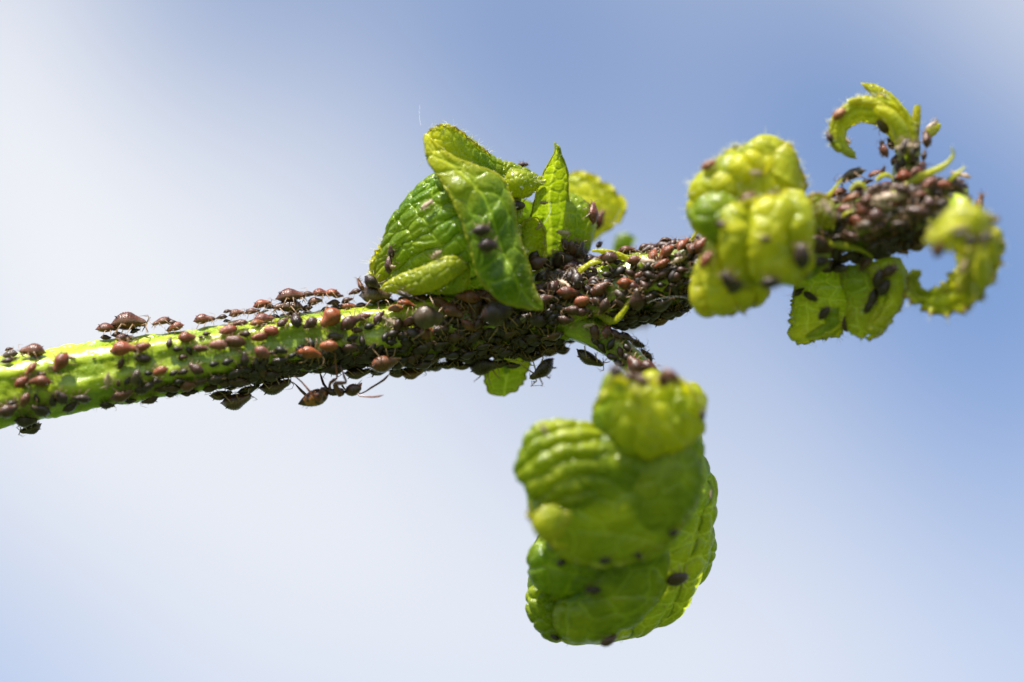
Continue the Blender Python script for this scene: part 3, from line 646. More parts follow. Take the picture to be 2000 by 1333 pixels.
# ragged thin margins that stand out from the folds
def frill(parent, pts, width, y, young=.7, brown=.15, waves=6, amp=.5, seed=0, tooth=.5, side=1, hair=0):
    n, m = 110, 12
    S = spline([(a_, b_) for a_, b_ in pts], n); yt = interp_list(y, n)
    B0 = np.array([W(a_, b_, yy) for (a_, b_), yy in zip(S, yt)])
    T = np.gradient(B0, axis=0); T /= np.linalg.norm(T, axis=1)[:, None]
    out = np.stack([-T[:, 2], np.zeros(n), T[:, 0]], 1) * side
    t_ = np.linspace(0, 1, n)
    env = np.clip(np.minimum(t_, 1 - t_) / .12, 0, 1) ** .7
    saw = np.abs(((t_ * waves * 1.7 + 1.6 * fbm(t_ * 7, t_ * 0, seed)) % 1) - .35) * (1 + 1.2 * fbm(t_ * 11, t_ * 0, seed + 9))
    wd = width * env * (1 - tooth * saw * 1.6) * (1 + .5 * fbm(t_ * 5, t_ * 0 + 1, seed + 1))
    ph = 2 * np.pi * waves * t_ + 3 * fbm(t_ * 4, t_ * 0, seed + 2)
    w_ = np.linspace(0, 1, m)
    Wg = w_[None, :, None]
    P = B0[:, None] + out[:, None] * wd[:, None, None] * np.sin(Wg * 1.3) + np.array([0, -1, 0]) * (wd * amp * np.sin(ph))[:, None, None] * Wg ** 1.5
    P = P + T[:, None] * (wd * .3 * np.cos(ph))[:, None, None] * Wg ** 2
    P[..., 1] += .02 * fbm(t_[:, None] * 30 + 0 * w_, w_[None, :] * 3 + 0 * t_[:, None], seed + 4)
    v = np.exp(-((np.abs(np.sin(ph / 2 + 0 * w_[None, :].T[0])) / .2) ** 2))[:, None] * (1 - w_[None, :])
    mb = MB(); mb.grid(P, young=young, vein=v * .6, edge=w_[None, :] ** 2 * .9 * np.ones((n, 1)), brown=np.clip(brown * (w_[None, :] ** 3) * 3 * np.ones((n, 1)) * (1 + 2 * fbm(t_ * 12, t_ * 0, seed + 6))[:, None], 0, 1))
    mb.tube(P[::2, -1], .011, 5, 0, young=young, edge=.8, brown=min(1, brown * 2), vein=0)
    me = mb.build('leaf_margin', [M_LEAF]); link('leaf_margin', me, parent); SOLID.append(('leaf', me))
    if hair:
        hb = MB(); r = random.Random(seed)
        for _ in range(hair):
            i = r.randrange(3, n - 3); b = P[i, -1]; d = out[i] + np.array([r.gauss(0, .5) for _ in range(3)]); d /= np.linalg.norm(d); Lh = r.uniform(.05, .16)
            hb.tube([b, b + d * Lh * .5, b + (d + np.array([r.gauss(0, .3) for _ in range(3)])) * Lh], [.0045, .003, .001], 3)
        h_ = link('leaf_hair', hb.build('leaf_hair', [M_HAIR]), parent); h_['kind'] = 'stuff'
for a_ in [(F, [(1160, 802), (1188, 772), (1208, 748), (1236, 772), (1262, 756), (1300, 750), (1335, 764), (1368, 795)], .15, [-2.1, -2.3, -2.3, -1.9], .8, .06, 5, .9, 301, .5, 1, 40),
           (F, [(1036, 985), (1048, 1020), (1075, 1052), (1110, 1068)], .17, [-2.0, -2.1], .85, .3, 3, .8, 302, .6, -1, 10),
           (F, [(1110, 1085), (1180, 1100), (1240, 1090), (1300, 1052), (1345, 1000)], .10, [-1.75, -1.6], .45, .05, 6, .8, 303, .5, -1, 20),
           (F, [(1035, 855), (1075, 832), (1120, 836), (1155, 845)], .10, [-1.7, -1.6], .3, .6, 3, .5, 304, .5, 1, 20),
           (B, [(1350, 395), (1375, 350), (1415, 312), (1460, 285)], .14, [-1.1, -1.2], .9, .1, 6, .9, 305, .6, 1, 200),
           (B, [(1500, 285), (1535, 290), (1556, 330), (1570, 380)], .12, [-1.2, -1.0], .85, .35, 5, .8, 306, .5, 1, 80),
           (B2, [(1372, 560), (1378, 592), (1415, 600), (1446, 604), (1480, 575)], .16, [-1.4, -1.5], .75, .6, 5, .9, 307, .7, -1, 40),
           (B2, [(1575, 400), (1578, 450), (1572, 510), (1556, 556)], .13, [-1.7, -1.6], .8, .5, 4, .9, 308, .6, 1, 60),
           (B2, [(1410, 440), (1440, 410), (1480, 392), (1530, 386)], .10, [-1.8, -1.9], .9, .1, 5, .9, 309, .5, 1, 60),
           (C, [(1546, 655), (1565, 664), (1600, 655), (1645, 640), (1664, 612)], .13, [-.5, -.5], .6, .15, 5, .8, 310, .7, -1, 20),
           (C, [(1670, 655), (1700, 655), (1735, 625), (1762, 575), (1765, 530)], .12, [-.8, -.9], .6, .3, 7, .8, 311, .7, -1, 30),
           (C, [(1548, 640), (1553, 590), (1566, 540)], .10, [-.5, -.4], .5, .1, 4, .8, 312, .5, 1, 20),
           (Dl, [(1636, 290), (1628, 255), (1650, 222), (1690, 196), (1740, 200)], .13, [-.75, -.7], .85, .5, 8, .9, 313, .7, 1, 160),
           (E, [(1780, 540), (1784, 580), (1830, 600), (1880, 592), (1915, 560), (1940, 510), (1946, 455)], .22, [-1.1, -1.3, -1.6, -1.8, -1.8], .7, .55, 9, .9, 315, .85, -1, 120),
           (E, [(1880, 470), (1880, 520), (1862, 555), (1830, 568)], .12, [-1.6, -1.4], .8, .3, 6, .9, 316, .7, 1, 60),
           (E, [(1808, 470), (1845, 440), (1885, 402), (1910, 420), (1940, 425)], .18, [-2.5, -2.5], .85, .35, 7, .9, 317, .8, 1, 60),
           (E, [(1812, 480), (1850, 482), (1890, 480), (1930, 462)], .12, [-2.5, -2.4], .8, .35, 5, .9, 318, .7, -1, 20),
           (A, [(728, 545), (735, 505), (760, 470), (790, 435)], .12, [.3, .3], .8, .1, 5, .7, 319, .5, 1, 40),
           (A, [(1106, 342), (1150, 350), (1190, 374), (1214, 398), (1205, 425), (1180, 455)], .12, [1.6, 1.6], .9, .1, 6, .8, 320, .5, 1, 0),
           (A, [(1020, 380), (1012, 430), (1024, 480), (1040, 530)], .16, [-.1, -.2], .25, .15, 4, .9, 321, .5, -1, 50),
           (A, [(834, 262), (862, 250), (895, 262), (925, 285), (960, 308)], .09, [-.5, -.35, -.1], .75, .4, 6, .7, 322, .5, 1, 60)]:
    par, pts, wd_, yy, yg, br, wv, am, sd, tt_, sd2, hr = a_
    frill(par, pts, wd_, yy, yg, br, wv, am, sd, tt_, sd2, hr)

# stipules ---------------------------------------------------------------------------------------
def stipule(pts, rad, seed=0, young=.7, flat=.5):
    S = spline(pts, 40); P = np.array([W(a, b, c) for a, b, c in S])
    mb = MB(); n = len(P)
    r = np.interp(np.linspace(0, 1, n), [0, .15, .6, 1], [rad * .8, rad, rad * .8, rad * .25]) * (1 + .25 * fbm(np.arange(n) * .3, np.zeros(n), seed))
    mb.tube(P, r, 10, 0, flat=flat, young=young, vein=.2, edge=.4, brown=.05)
    rr = random.Random(seed)
    o = link('stipule', mb.build('stipule', [M_LEAF]), shoot)
    hb = MB()
    for _ in range(24):
        i = rr.randrange(3, n); d = np.array([rr.gauss(0, 1) for _ in range(3)]); d /= np.linalg.norm(d)
        b = P[i] + d * r[i] * .5
        hb.tube([b, b + d * .04, b + d * rr.uniform(.06, .11) + np.array([0, 0, .01])], [.004, .003, .001], 3)
    h = link('stipule_hair', hb.build('stipule_hair', [M_HAIR]), o); h['kind'] = 'stuff'
for i, (pts, rad) in enumerate([
        ([(1172, 615, -.05), (1195, 628, -.2), (1213, 615, -.3), (1228, 590, -.35), (1242, 565, -.35)], .085),
        ([(1150, 614, 0), (1175, 608, -.12), (1204, 603, -.15)], .06),
        ([(1118, 548, 0), (1132, 530, -.08), (1158, 513, -.12), (1180, 512, -.12), (1205, 520, -.1)], .075),
        ([(1225, 505, .0), (1200, 497, -.1), (1175, 491, -.15), (1156, 490, -.15)], .075),
        ([(1600, 400, -.9), (1625, 375, -1.0), (1645, 349, -1.0)], .055),
        ([(1765, 365, -1.1), (1800, 345, -1.2), (1842, 325, -1.3), (1862, 303, -1.3), (1857, 288, -1.3)], .085),
        ([(1840, 365, -1.2), (1862, 345, -1.3), (1885, 326, -1.3)], .07),
        ([(1600, 468, -1.0), (1640, 478, -1.1), (1680, 488, -1.05), (1706, 503, -1.0)], .085),
        ([(1712, 352, -.9), (1728, 342, -1.0), (1742, 347, -1.0), (1744, 358, -1.0)], .06),
        ([(1225, 535, -.1), (1250, 528, -.15), (1285, 530, -.1)], .10),
        ([(1815, 430, -1.4), (1842, 452, -1.7), (1850, 480, -1.7)], .07),
        ([(1660, 372, -1.2), (1675, 358, -1.35), (1690, 366, -1.4), (1688, 378, -1.4)], .05),
        ([(1640, 440, -1.0), (1648, 420, -1.2), (1668, 410, -1.3)], .05),
        ([(1350, 470, -.3), (1362, 452, -.4), (1372, 449, -.4)], .05),
        ([(1205, 545, .0), (1222, 556, -.2), (1240, 552, -.25)], .05),
        ([(985, 700, .2), (1010, 708, .1), (1045, 715, .2)], .03)]):
    stipule(pts, rad, i + 5)

# fuzz on the stem: fine hairs, built as one part
hb = MB(); r = random.Random(5)
for _ in range(1500):
    i = int(r.random() ** .8 * 515); th = r.uniform(0, 2 * math.pi)
    d = math.cos(th) * SA[i] + math.sin(th) * SB[i]
    b = SP[i] + d * SR[i] * .99
    tdir = np.array([r.gauss(0, .5) for _ in range(3)])
    hb.tube([b, b + (d + tdir * .3) * .04, b + (d + tdir * .6) * r.uniform(.05, .10)], [.004, .003, .001], 3)
h = link('stem_hair', hb.build('stem_hair', [M_HAIR]), shoot); h['kind'] = 'stuff'
# ------------------------------------------------------------------ aphids
def aphid_mesh(seed, fat=1.0, wax=0, legs=1.0, low=False, nymph=False, bend=0.0, name='aphid', seg=1.0):
    r = random.Random(seed)
    nx, nt = (44, 18) if not low else (12, 8)
    u = np.linspace(0, 1, nx); x = -.5 + u + .0
    if nymph:
        kx = [0, .04, .12, .25, .42, .58, .70, .80, .90, .97, 1]; kw = [.015, .07, .15, .22, .25, .235, .20, .17, .135, .08, .0]
    else:
        kx = [0, .03, .08, .18, .32, .46, .58, .68, .76, .84, .92, .97, 1]; kw = [.008, .03, .09, .19, .255, .265, .235, .185, .145, .125, .105, .06, .0]
    hw = np.interp(u, kx, kw) * fat * 1.02
    k = np.array([.25, .5, .25])
    for _ in range(2 if not low else 0): hw[1:-1] = np.convolve(hw, k, 'valid')
    ph = (x * 13.5 + .2) % 1
    groove = np.exp(-((ph - .5) / .13) ** 2) * (x > -.40) * (x < .44) * seg
    th = np.linspace(0, 2 * np.pi, nt, endpoint=False)
    U, TH = np.meshgrid(u, th, indexing='ij')
    GR = groove[:, None] * np.clip(.4 + np.cos(TH), 0, 1)
    rr = 1 - .07 * GR
    cy = np.sin(TH); cz = np.cos(TH)
    side = 1 + .02 * np.cos(TH * 6)
    Yc = hw[:, None] * cy * rr * side
    Zc = hw[:, None] * np.where(cz > 0, .95, .68) * cz * rr
    arch = .03 * np.cos((U - .45) * 3.0) - .05 * np.clip(U - .75, 0, 1) * 2
    X = x[:, None] + 0 * TH + .0
    Yb = bend * (U - .5) ** 2
    Z0 = .235
    G = np.stack([X, Yc + Yb, Zc + arch + Z0], -1)
    n1 = fbm(U * 9 + seed, TH * 1.5, seed)
    G[..., 2] += .012 * n1 * (hw[:, None] > .1)
    waxm = np.zeros_like(U)
    if wax:
        for cx in (-.12, -.04, .04, .12, .20)[:wax]:
            for sy in (-.5, 0.25, .5, -.25):
                waxm = np.maximum(waxm, np.exp(-(((X - cx) / .018) ** 2)) * np.exp(-(((TH + .3 + sy + np.pi) % (2 * np.pi) - np.pi) / .13) ** 2))
    seam = np.clip(np.exp(-((np.abs(((TH + np.pi) % (2 * np.pi)) - np.pi) - 1.35) / .22) ** 2) * .7 + np.exp(-((ph[:, None] - .05) / .10) ** 2) * .25 * (cz > 0) + np.clip((U - .72) * 2.0, 0, .5), 0, 1)
    mb = MB(); mb.grid(G, 0, wrap=True, groove=GR * np.abs(np.cos(TH)), seam=seam, wax=waxm)
    sd = 3 if low else 5
    # three pairs of legs, antennae, cornicles, eyes
    for i, (ax, kn, ft) in enumerate([(.27, (.40, .24, .20), (.50, .36, .0)), (.17, (.16, .33, .22), (.10, .47, .0)), (.06, (-.12, .34, .27), (-.34, .46, .0))]):
        for s in (-1, 1):
            j = lambda a: a + r.gauss(0, .035)
            hip = (ax, s * .07 * fat, .15); k1 = (j(kn[0]), s * j(kn[1]) * legs, j(kn[2])); f = (j(ft[0]), s * j(ft[1]) * legs, .0)
            m_ = tuple((a * .45 + b * .55) for a, b in zip(k1, f))
            toe = (f[0] + r.uniform(-.01, .05), f[1] + s * .04, .0)
            mb.tube([hip, k1, m_, f, toe], [.024, .020, .015, .013, .007] if not low else [.02, .016, .012, .01, .006], sd, 1)
    for s in (-1, 1):
        a1 = (.47, s * .04, .235); a2 = (.56, s * (.12 + r.uniform(0, .06)), .32 + r.uniform(-.05, .05))
        a3 = (.48 + r.uniform(-.15, .15), s * (.24 + r.uniform(-.03, .08)), .38 + r.uniform(-.08, .08)); a4 = (a3[0] - r.uniform(.1, .25), a3[1] + s * .1, a3[2] + r.uniform(-.08, .08))
        mb.tube([a1, a2, a3, a4], [.014, .010, .008, .005], sd, 1)
        if not low:
            b = (-.27, s * .13 * fat, .36 if not nymph else .33)
            mb.tube([b, (b[0] - .06, b[1] + s * .03, b[2] + .05), (b[0] - .11, b[1] + s * .045, b[2] + .075)], [.026, .020, .017], 6, 2)
            mb.ball((.425, s * .098, .25), (.028, .02, .028), 6, 8, 2)
    mb.tube([(-.47, 0, .22), (-.53, 0, .25)], [.022, .010], 5, 2)
    if not low:
        mb.tube([(.44, 0, .17), (.36, 0, .06), (.33, 0, .0)], [.018, .012, .006], 5, 2)
    return mb.build(name, [M_APHID, M_LEG, M_DARK])

PROTO = {
    'adult': [aphid_mesh(s, fat=f, bend=b) for s, f, b in ((1, .98, .15), (2, 1.06, -.1), (3, .86, .2), (4, 1.14, .05), (5, .78, -.2), (6, .92, -.25), (7, 1.0, .0))],
    'nymph': [aphid_mesh(s, fat=f, nymph=True, seg=.6) for s, f in ((11, 1.0), (12, .9), (13, 1.15))],
    'wax': [aphid_mesh(s, fat=1.0, wax=4) for s in (21, 22)],
    'big': [aphid_mesh(s, fat=1.38, seg=.35, legs=1.25) for s in (31, 32, 33)],
}
LOW = [aphid_mesh(s, fat=1.0, low=True, name='low') for s in (41, 42, 43)]

# what stands in the way of a sight line: used to find where each insect's feet touch the plant
VV = []; FF = []; base = 0
for nm, me in SOLID:
    co = np.empty(len(me.vertices) * 3); me.vertices.foreach_get('co', co); co = co.reshape(-1, 3)
    lv = np.empty(len(me.loops), int); me.loops.foreach_get('vertex_index', lv); lv = lv.reshape(-1, 4)
    VV.append(co); FF.append(lv + base); base += len(co)
BVH = BVHTree.FromPolygons(np.vstack(VV).tolist(), np.vstack(FF).tolist())
co = VV[0]; BVH_STEM = BVHTree.FromPolygons(np.vstack(VV[:3]).tolist(), np.vstack(FF[:3]).tolist())
CAM_L = Vector((0, -D, 0))
SX = np.array([(p[0] * D / (D + p[1])) * 100 + 1000 for p in SP]); SZ = np.array([666.5 - (p[2] * D / (D + p[1])) * 100 for p in SP])
def stem_at(px):
    return float(np.interp(px, SX, SZ)), float(np.interp(px, SX, SP[:, 1])), float(np.interp(px, SX, SR)) * 100

COLS = {'red': ((.23, .052, .020), 'reddish-brown'), 'orange': ((.27, .062, .018), 'orange-red'), 'amber': ((.28, .090, .022), 'amber'), 'brown': ((.135, .038, .018), 'brown'),
        'dark': ((.060, .019, .012), 'dark brown'), 'black': ((.018, .007, .006), 'blackish'), 'grey': ((.075, .052, .034), 'greyish'), 'big': ((.075, .046, .027), 'bronze-brown'), 'pink': ((.20, .065, .045), 'pinkish-brown')}
BUGS = []
def frame_of(px, py, L, head, bvh, lift, depth=None):
    """Feet point, up direction and forward direction for an insect seen at (px, py)."""
    z0, y0, r0 = stem_at(px)
    ray_t = W(px, py, 0); d = (ray_t - CAM_L).normalized()
    ln = L / 100.0
    hgt = .22 * ln + lift
    hd = Vector((math.cos(math.radians(head)), 0, math.sin(math.radians(head))))
    aim = Vector((0, 0, 0)); res = None
    for _ in range(4):
        o = CAM_L + aim
        hit = bvh.ray_cast(o, d)
        if hit[0] is None:
            break
        n = hit[1]
        if n.dot(d) > 0: n = -n
        res = (hit[0], n)
        off = n * hgt
        aim = -(off - d * off.dot(d)) * .9
    if res is None or hit[0] is None:
        y = depth if depth is not None else y0
        c = W(px, py, y)
        near = bvh.find_nearest(c, 3.0)
        if near[0] is None: return None
        n = c - near[0]
        if n.length < 1e-4: n = near[1]
        dist = n.length; n.normalize()
        g_ = c - n * min(hgt, max(dist, .05 * ln) if dist > hgt * .4 else hgt)
    else:
        g_, n = res
        g_ = g_ + n * lift
    # smooth the blistered normal a little towards the coarse direction
    f = hd - n * hd.dot(n)
    if f.length < .25: f = f + Vector((0, -1, 0)) * .3 * (1 if head % 360 < 180 else -1); f = f - n * f.dot(n)
    f.normalize()
    return g_, n, f

def put(px, py, L, head, col, kind='adult', lift=0.0, depth=None, zone=None, bvh=None, w=None):
    fr = frame_of(px, py, L, head, bvh or BVH, lift, depth)
    if fr is None: return
    g_, n, f = fr
    BUGS.append(dict(px=px, py=py, L=L, col=col, kind=kind, g=g_, n=n, f=f, zone=zone, w=w))

def crop(ox, oy, k):
    def fn(cx, cy, L, head, col, kind='adult', **kw): put(ox + cx / k, oy + cy / k, L / k, head, col, kind, **kw)
    return fn
c1 = crop(0, 520, 3.92); c2 = crop(400, 500, 3.92); c4 = crop(800, 480, 3.333); c7 = crop(1580, 140, 3.7025); c5 = crop(1000, 720, 2.381)
cj = crop(1020, 440, 5.553); c6 = crop(1320, 240, 3.333); c8 = crop(1500, 380, 4.167)
a, n_, b_ = 'adult', 'nymph', 'big'
for row in [(990, 425, 255, -4, 'brown', a, .08), (820, 485, 160, 50, 'brown', a), (1240, 420, 145, 250, 'brown', a, .03), (1345, 483, 130, 200, 'red', a), (1325, 440, 100, 0, 'amber', n_), (905, 530, 105, 40, 'amber', n_),
            (945, 560, 125, 10, 'dark', a), (810, 555, 85, 0, 'grey', n_), (1035, 500, 85, 90, 'black', n_), (960, 610, 195, 5, 'red', a, .04), (1085, 630, 140, 20, 'red', n_), (1095, 710, 120, 180, 'black', n_),
            (925, 750, 100, 250, 'red', a), (465, 730, 165, 238, 'red', a), (245, 672, 185, 180, 'brown', a), (80, 685, 110, 180, 'grey', n_), (50, 735, 105, 180, 'red', n_), (240, 790, 120, 235, 'red', a), (165, 890, 118, 30, 'red', n_),
            (310, 882, 170, 180, 'red', a), (320, 830, 70, 0, 'grey', n_), (190, 1025, 112, 250, 'brown', n_), (60, 1100, 150, 20, 'dark', a), (312, 1085, 170, 125, 'black', a), (200, 1178, 170, 0, 'black', a), (230, 1232, 165, 180, 'black', a),
            (540, 1070, 140, 20, 'black', a), (625, 1010, 140, 165, 'black', a), (470, 1000, 120, 120, 'black', a), (400, 1020, 110, 100, 'black', a), (935, 985, 175, 15, 'brown', a, .03), (1040, 850, 115, 250, 'grey', n_),
            (1230, 805, 112, 200, 'red', n_), (1140, 822, 75, 0, 'black', n_), (820, 1060, 110, 0, 'black', a), (1145, 1020, 130, 190, 'dark', a), (1000, 1035, 95, 0, 'black', a), (1310, 980, 95, 0, 'dark', n_), (1425, 975, 85, 180, 'brown', n_),
            (1300, 590, 95, 80, 'grey', n_), (1430, 555, 128, 10, 'red', a), (1540, 545, 52, 0, 'amber', n_), (1360, 635, 85, 0, 'dark', n_), (1450, 650, 80, 300, 'dark', n_), (1400, 700, 85, 10, 'amber', n_), (1535, 630, 112, 0, 'brown', n_),
            (1560, 420, 145, 0, 'brown', a), (1500, 800, 125, 150, 'dark', a), (1400, 812, 92, 200, 'dark', n_), (1330, 818, 82, 30, 'dark', n_), (1205, 882, 90, 0, 'dark', n_), (1140, 905, 120, 20, 'black', a), (1310, 930, 140, 170, 'dark', a),
            (1440, 905, 130, 10, 'brown', a), (1090, 940, 125, 0, 'black', a), (1235, 940, 110, 180, 'dark', a), (975, 880, 85, 60, 'black', n_), (905, 900, 60, 90, 'amber', n_), (720, 708, 30, 0, 'grey', n_), (1540, 880, 120, 20, 'dark', a),
            (1070, 880, 90, 100, 'black', n_), (1370, 880, 100, 10, 'black', n_), (1480, 960, 80, 0, 'dark', n_), (90, 1050, 90, 20, 'dark', n_), (0, 1110, 120, 10, 'brown', a), (280, 1010, 90, 100, 'black', n_), (70, 640, 70, 20, 'grey', n_)]:
    c1(*row[:6], **({'lift': row[6]} if len(row) > 6 else {}))
for row in [(40, 490, 92, 180, 'brown', a), (130, 475, 92, 180, 'grey', n_), (175, 428, 70, 0, 'amber', n_), (245, 450, 115, 0, 'brown', a), (170, 502, 62, 0, 'dark', n_), (365, 435, 115, 0, 'brown', a), (435, 362, 135, 0, 'red', a, .05),
            (495, 395, 105, 60, 'amber', n_), (655, 290, 215, 5, 'brown', a, .10), (885, 262, 125, 0, 'red', a, .08), (960, 282, 135, 245, 'red', a, .04), (1022, 312, 85, 0, 'brown', n_), (1165, 240, 115, 180, 'brown', a, .10), (1150, 282, 105, 200, 'brown', a),
            (1310, 205, 135, -35, 'black', a, .16), (640, 415, 225, 200, 'dark', a, .03), (845, 360, 112, 0, 'brown', a), (985, 365, 108, 180, 'brown', a), (1092, 345, 102, 0, 'brown', n_), (1095, 395, 122, 0, 'red', n_), (795, 300, 105, 20, 'red', n_),
            (1540, 295, 118, 180, 'black', n_), (1540, 370, 132, 0, 'red', a), (1460, 410, 112, 180, 'amber', n_), (180, 575, 132, 200, 'red', n_), (102, 683, 140, 180, 'pink', n_), (235, 657, 148, 170, 'brown', n_),
            (310, 600, 102, 180, 'red', n_), (420, 620, 124, 190, 'red', n_), (510, 575, 112, 170, 'red', n_), (400, 520, 115, 60, 'amber', a), (450, 492, 150, 10, 'pink', a), (600, 520, 112, 60, 'dark', a), (700, 500, 134, 100, 'black', a),
            (812, 522, 122, 220, 'dark', a), (960, 482, 182, 225, 'orange', a), (1110, 505, 172, 30, 'dark', a), (1215, 470, 112, 10, 'brown', a), (1330, 475, 132, 60, 'dark', a), (1262, 540, 95, 20, 'black', a), (1165, 570, 95, 0, 'brown', n_),
            (15, 600, 72, 0, 'grey', n_), (70, 828, 85, 10, 'black', n_), (175, 812, 102, 20, 'black', a), (308, 790, 112, 90, 'black', a), (395, 820, 102, 90, 'black', a), (440, 740, 122, 330, 'pink', n_), (528, 742, 65, 0, 'dark', n_),
            (575, 802, 130, 10, 'black', a), (670, 765, 82, 30, 'black', n_), (745, 700, 75, 0, 'black', n_), (815, 670, 95, 110, 'black', a), (800, 770, 185, -12, 'orange', a, .04), (950, 690, 135, 180, 'orange', n_, .05), (1000, 620, 122, 0, 'grey', a),
            (1130, 635, 95, 20, 'dark', n_), (1205, 650, 92, 100, 'dark', n_), (1110, 712, 115, 0, 'dark', n_, .03), (1030, 742, 72, 90, 'black', n_), (1085, 792, 82, 10, 'black', n_), (1205, 782, 92, 20, 'black', n_), (1370, 800, 215, 8, 'brown', a, .12),
            (1170, 902, 190, 0, 'dark', a, .05), (1340, 862, 180, 0, 'black', a), (735, 890, 200, 15, 'brown', a, .04), (540, 992, 235, 2, 'dark', 'wax', .05), (520, 912, 150, 0, 'black', a), (375, 932, 122, 10, 'black', a), (265, 960, 165, -28, 'dark', a, .05),
            (330, 1012, 170, 0, 'black', a), (240, 890, 150, 20, 'black', a), (90, 930, 150, 10, 'black', a), (120, 1035, 165, 0, 'dark', a), (40, 1012, 112, 0, 'dark', n_), (660, 832, 82, 0, 'black', n_), (165, 962, 132, 0, 'dark', a),
            (1590, 885, 165, 25, 'brown', a), (1720, 802, 115, 200, 'dark', n_), (1600, 785, 120, 0, 'dark', a), (1520, 722, 92, 0, 'black', n_), (1430, 660, 95, 0, 'black', n_), (1545, 642, 85, 20, 'black', n_), (1628, 657, 82, 0, 'dark', n_),
            (1720, 672, 115, 0, 'dark', a), (1830, 692, 102, 30, 'dark', n_), (1900, 782, 95, 0, 'brown', n_), (1700, 592, 142, 10, 'brown', a), (1380, 622, 92, 60, 'black', n_), (1290, 700, 88, 80, 'black', n_)]:
    c2(*row[:6], **({'lift': row[6]} if len(row) > 6 else {}))
c2(245, 1112, 225, 8, 'dark', a, depth=0.0, lift=.06)
c2(1305, 315, 250, -8, 'big', b_, lift=.04); c2(1705, 472, 265, -2, 'big', b_, lift=.26)
c4(548, 556, 225, 14, 'black', b_, lift=.30)
for row in [(370, 522, 125, -30, 'brown', a, .06), (402, 697, 180, -42, 'brown', 'wax', .10), (920, 667, 180, 12, 'dark', 'wax', .05), (480, 782, 185, 0, 'black', a), (862, 195, 125, 60, 'black', 'wax'), (930, 262, 132, 60, 'dark', a), (1085, 132, 122, 180, 'red', a),
            (1540, 722, 115, 130, 'dark', a), (1472, 782, 152, 130, 'dark', a), (1622, 862, 130, 130, 'brown', a), (1640, 470, 150, -10, 'brown', a), (1735, 415, 135, 190, 'dark', a), (1510, 482, 142, 170, 'dark', a), (1345, 835, 122, 270, 'black', a),
            (1405, 605, 112, 10, 'black', a), (1312, 642, 92, 60, 'black', a), (1320, 722, 92, 0, 'dark', n_), (1480, 645, 112, 0, 'dark', a), (900, 440, 82, 60, 'dark', n_), (1590, 60, 100, 90, 'red', a), (1850, 20, 110, 60, 'brown', a),
            (740, 470, 110, 30, 'black', 'wax'), (720, 610, 130, 0, 'black', a), (640, 670, 130, 10, 'black', a), (560, 690, 120, 170, 'dark', a), (300, 600, 110, 0, 'dark', a), (200, 640, 120, 20, 'black', a), (100, 660, 110, 0, 'black', a), (60, 700, 110, 60, 'dark', a),
            (140, 740, 100, 10, 'dark', a), (310, 715, 90, 60, 'brown', n_), (240, 700, 90, 0, 'dark', n_)]:
    c4(*row[:6], **({'lift': row[6]} if len(row) > 6 else {}))
c4(1176, 730, 190, -14, 'black', a, depth=.25, lift=.02); c4(872, 812, 205, 205, 'black', a, depth=.4, lift=.05)
for row in [(1135, 295, 185, 10, 'brown', a), (1560, 290, 205, 220, 'red', a, .03), (1500, 415, 195, 205, 'red', a, .05), (1735, 490, 145, 0, 'red', n_, .04), (855, 215, 135, 0, 'amber', n_, .05), (595, 440, 185, 180, 'red', a), (480, 738, 235, 0, 'brown', a, .04), (845, 690, 220, 40, 'brown', a, .05),
            (640, 800, 175, 20, 'red', n_, .04), (835, 830, 190, 0, 'dark', a, .03), (1100, 610, 190, 0, 'red', a, .03), (1180, 525, 145, -30, 'brown', a, .04), (1230, 385, 180, 0, 'brown', a, .03), (1330, 700, 155, 130, 'brown', n_, .04), (1390, 640, 120, 40, 'amber', n_, .03),
            (1240, 830, 240, 95, 'dark', a, .06), (1145, 1090, 140, 200, 'pink', a, .03), (915, 1150, 190, 70, 'brown', a, .05), (610, 660, 150, 30, 'brown', a), (340, 680, 180, 50, 'dark', a), (380, 880, 130, 80, 'brown', n_), (290, 960, 125, 30, 'dark', n_), (325, 1060, 130, 0, 'dark', n_),
            (480, 1035, 190, 0, 'dark', a, .03), (650, 975, 170, 10, 'dark', a, .05), (740, 970, 110, 80, 'black', n_), (1040, 480, 100, 60, 'grey', n_), (1035, 540, 105, 0, 'amber', n_), (920, 545, 120, 0, 'dark', n_), (815, 595, 115, 0, 'dark', n_), (945, 590, 120, 20, 'black', n_),
            (790, 500, 110, 300, 'brown', n_), (1745, 225, 200, 80, 'red', a, .04), (1645, 200, 150, 100, 'brown', a, .02), (1930, 190, 190, 60, 'red', a, .06), (1330, 240, 150, 90, 'orange', n_), (1420, 250, 130, 90, 'orange', n_), (1590, 480, 150, 10, 'dark', a), (1640, 650, 120, 0, 'brown', n_),
            (1480, 550, 110, 60, 'amber', n_), (1830, 320, 150, 60, 'dark', a), (1560, 170, 150, 30, 'brown', a), (500, 235, 210, 120, 'dark', a), (590, 240, 150, 110, 'dark', a), (1510, 650, 110, 0, 'dark', n_)]:
    cj(*row[:6], **({'lift': row[6]} if len(row) > 6 else {}))
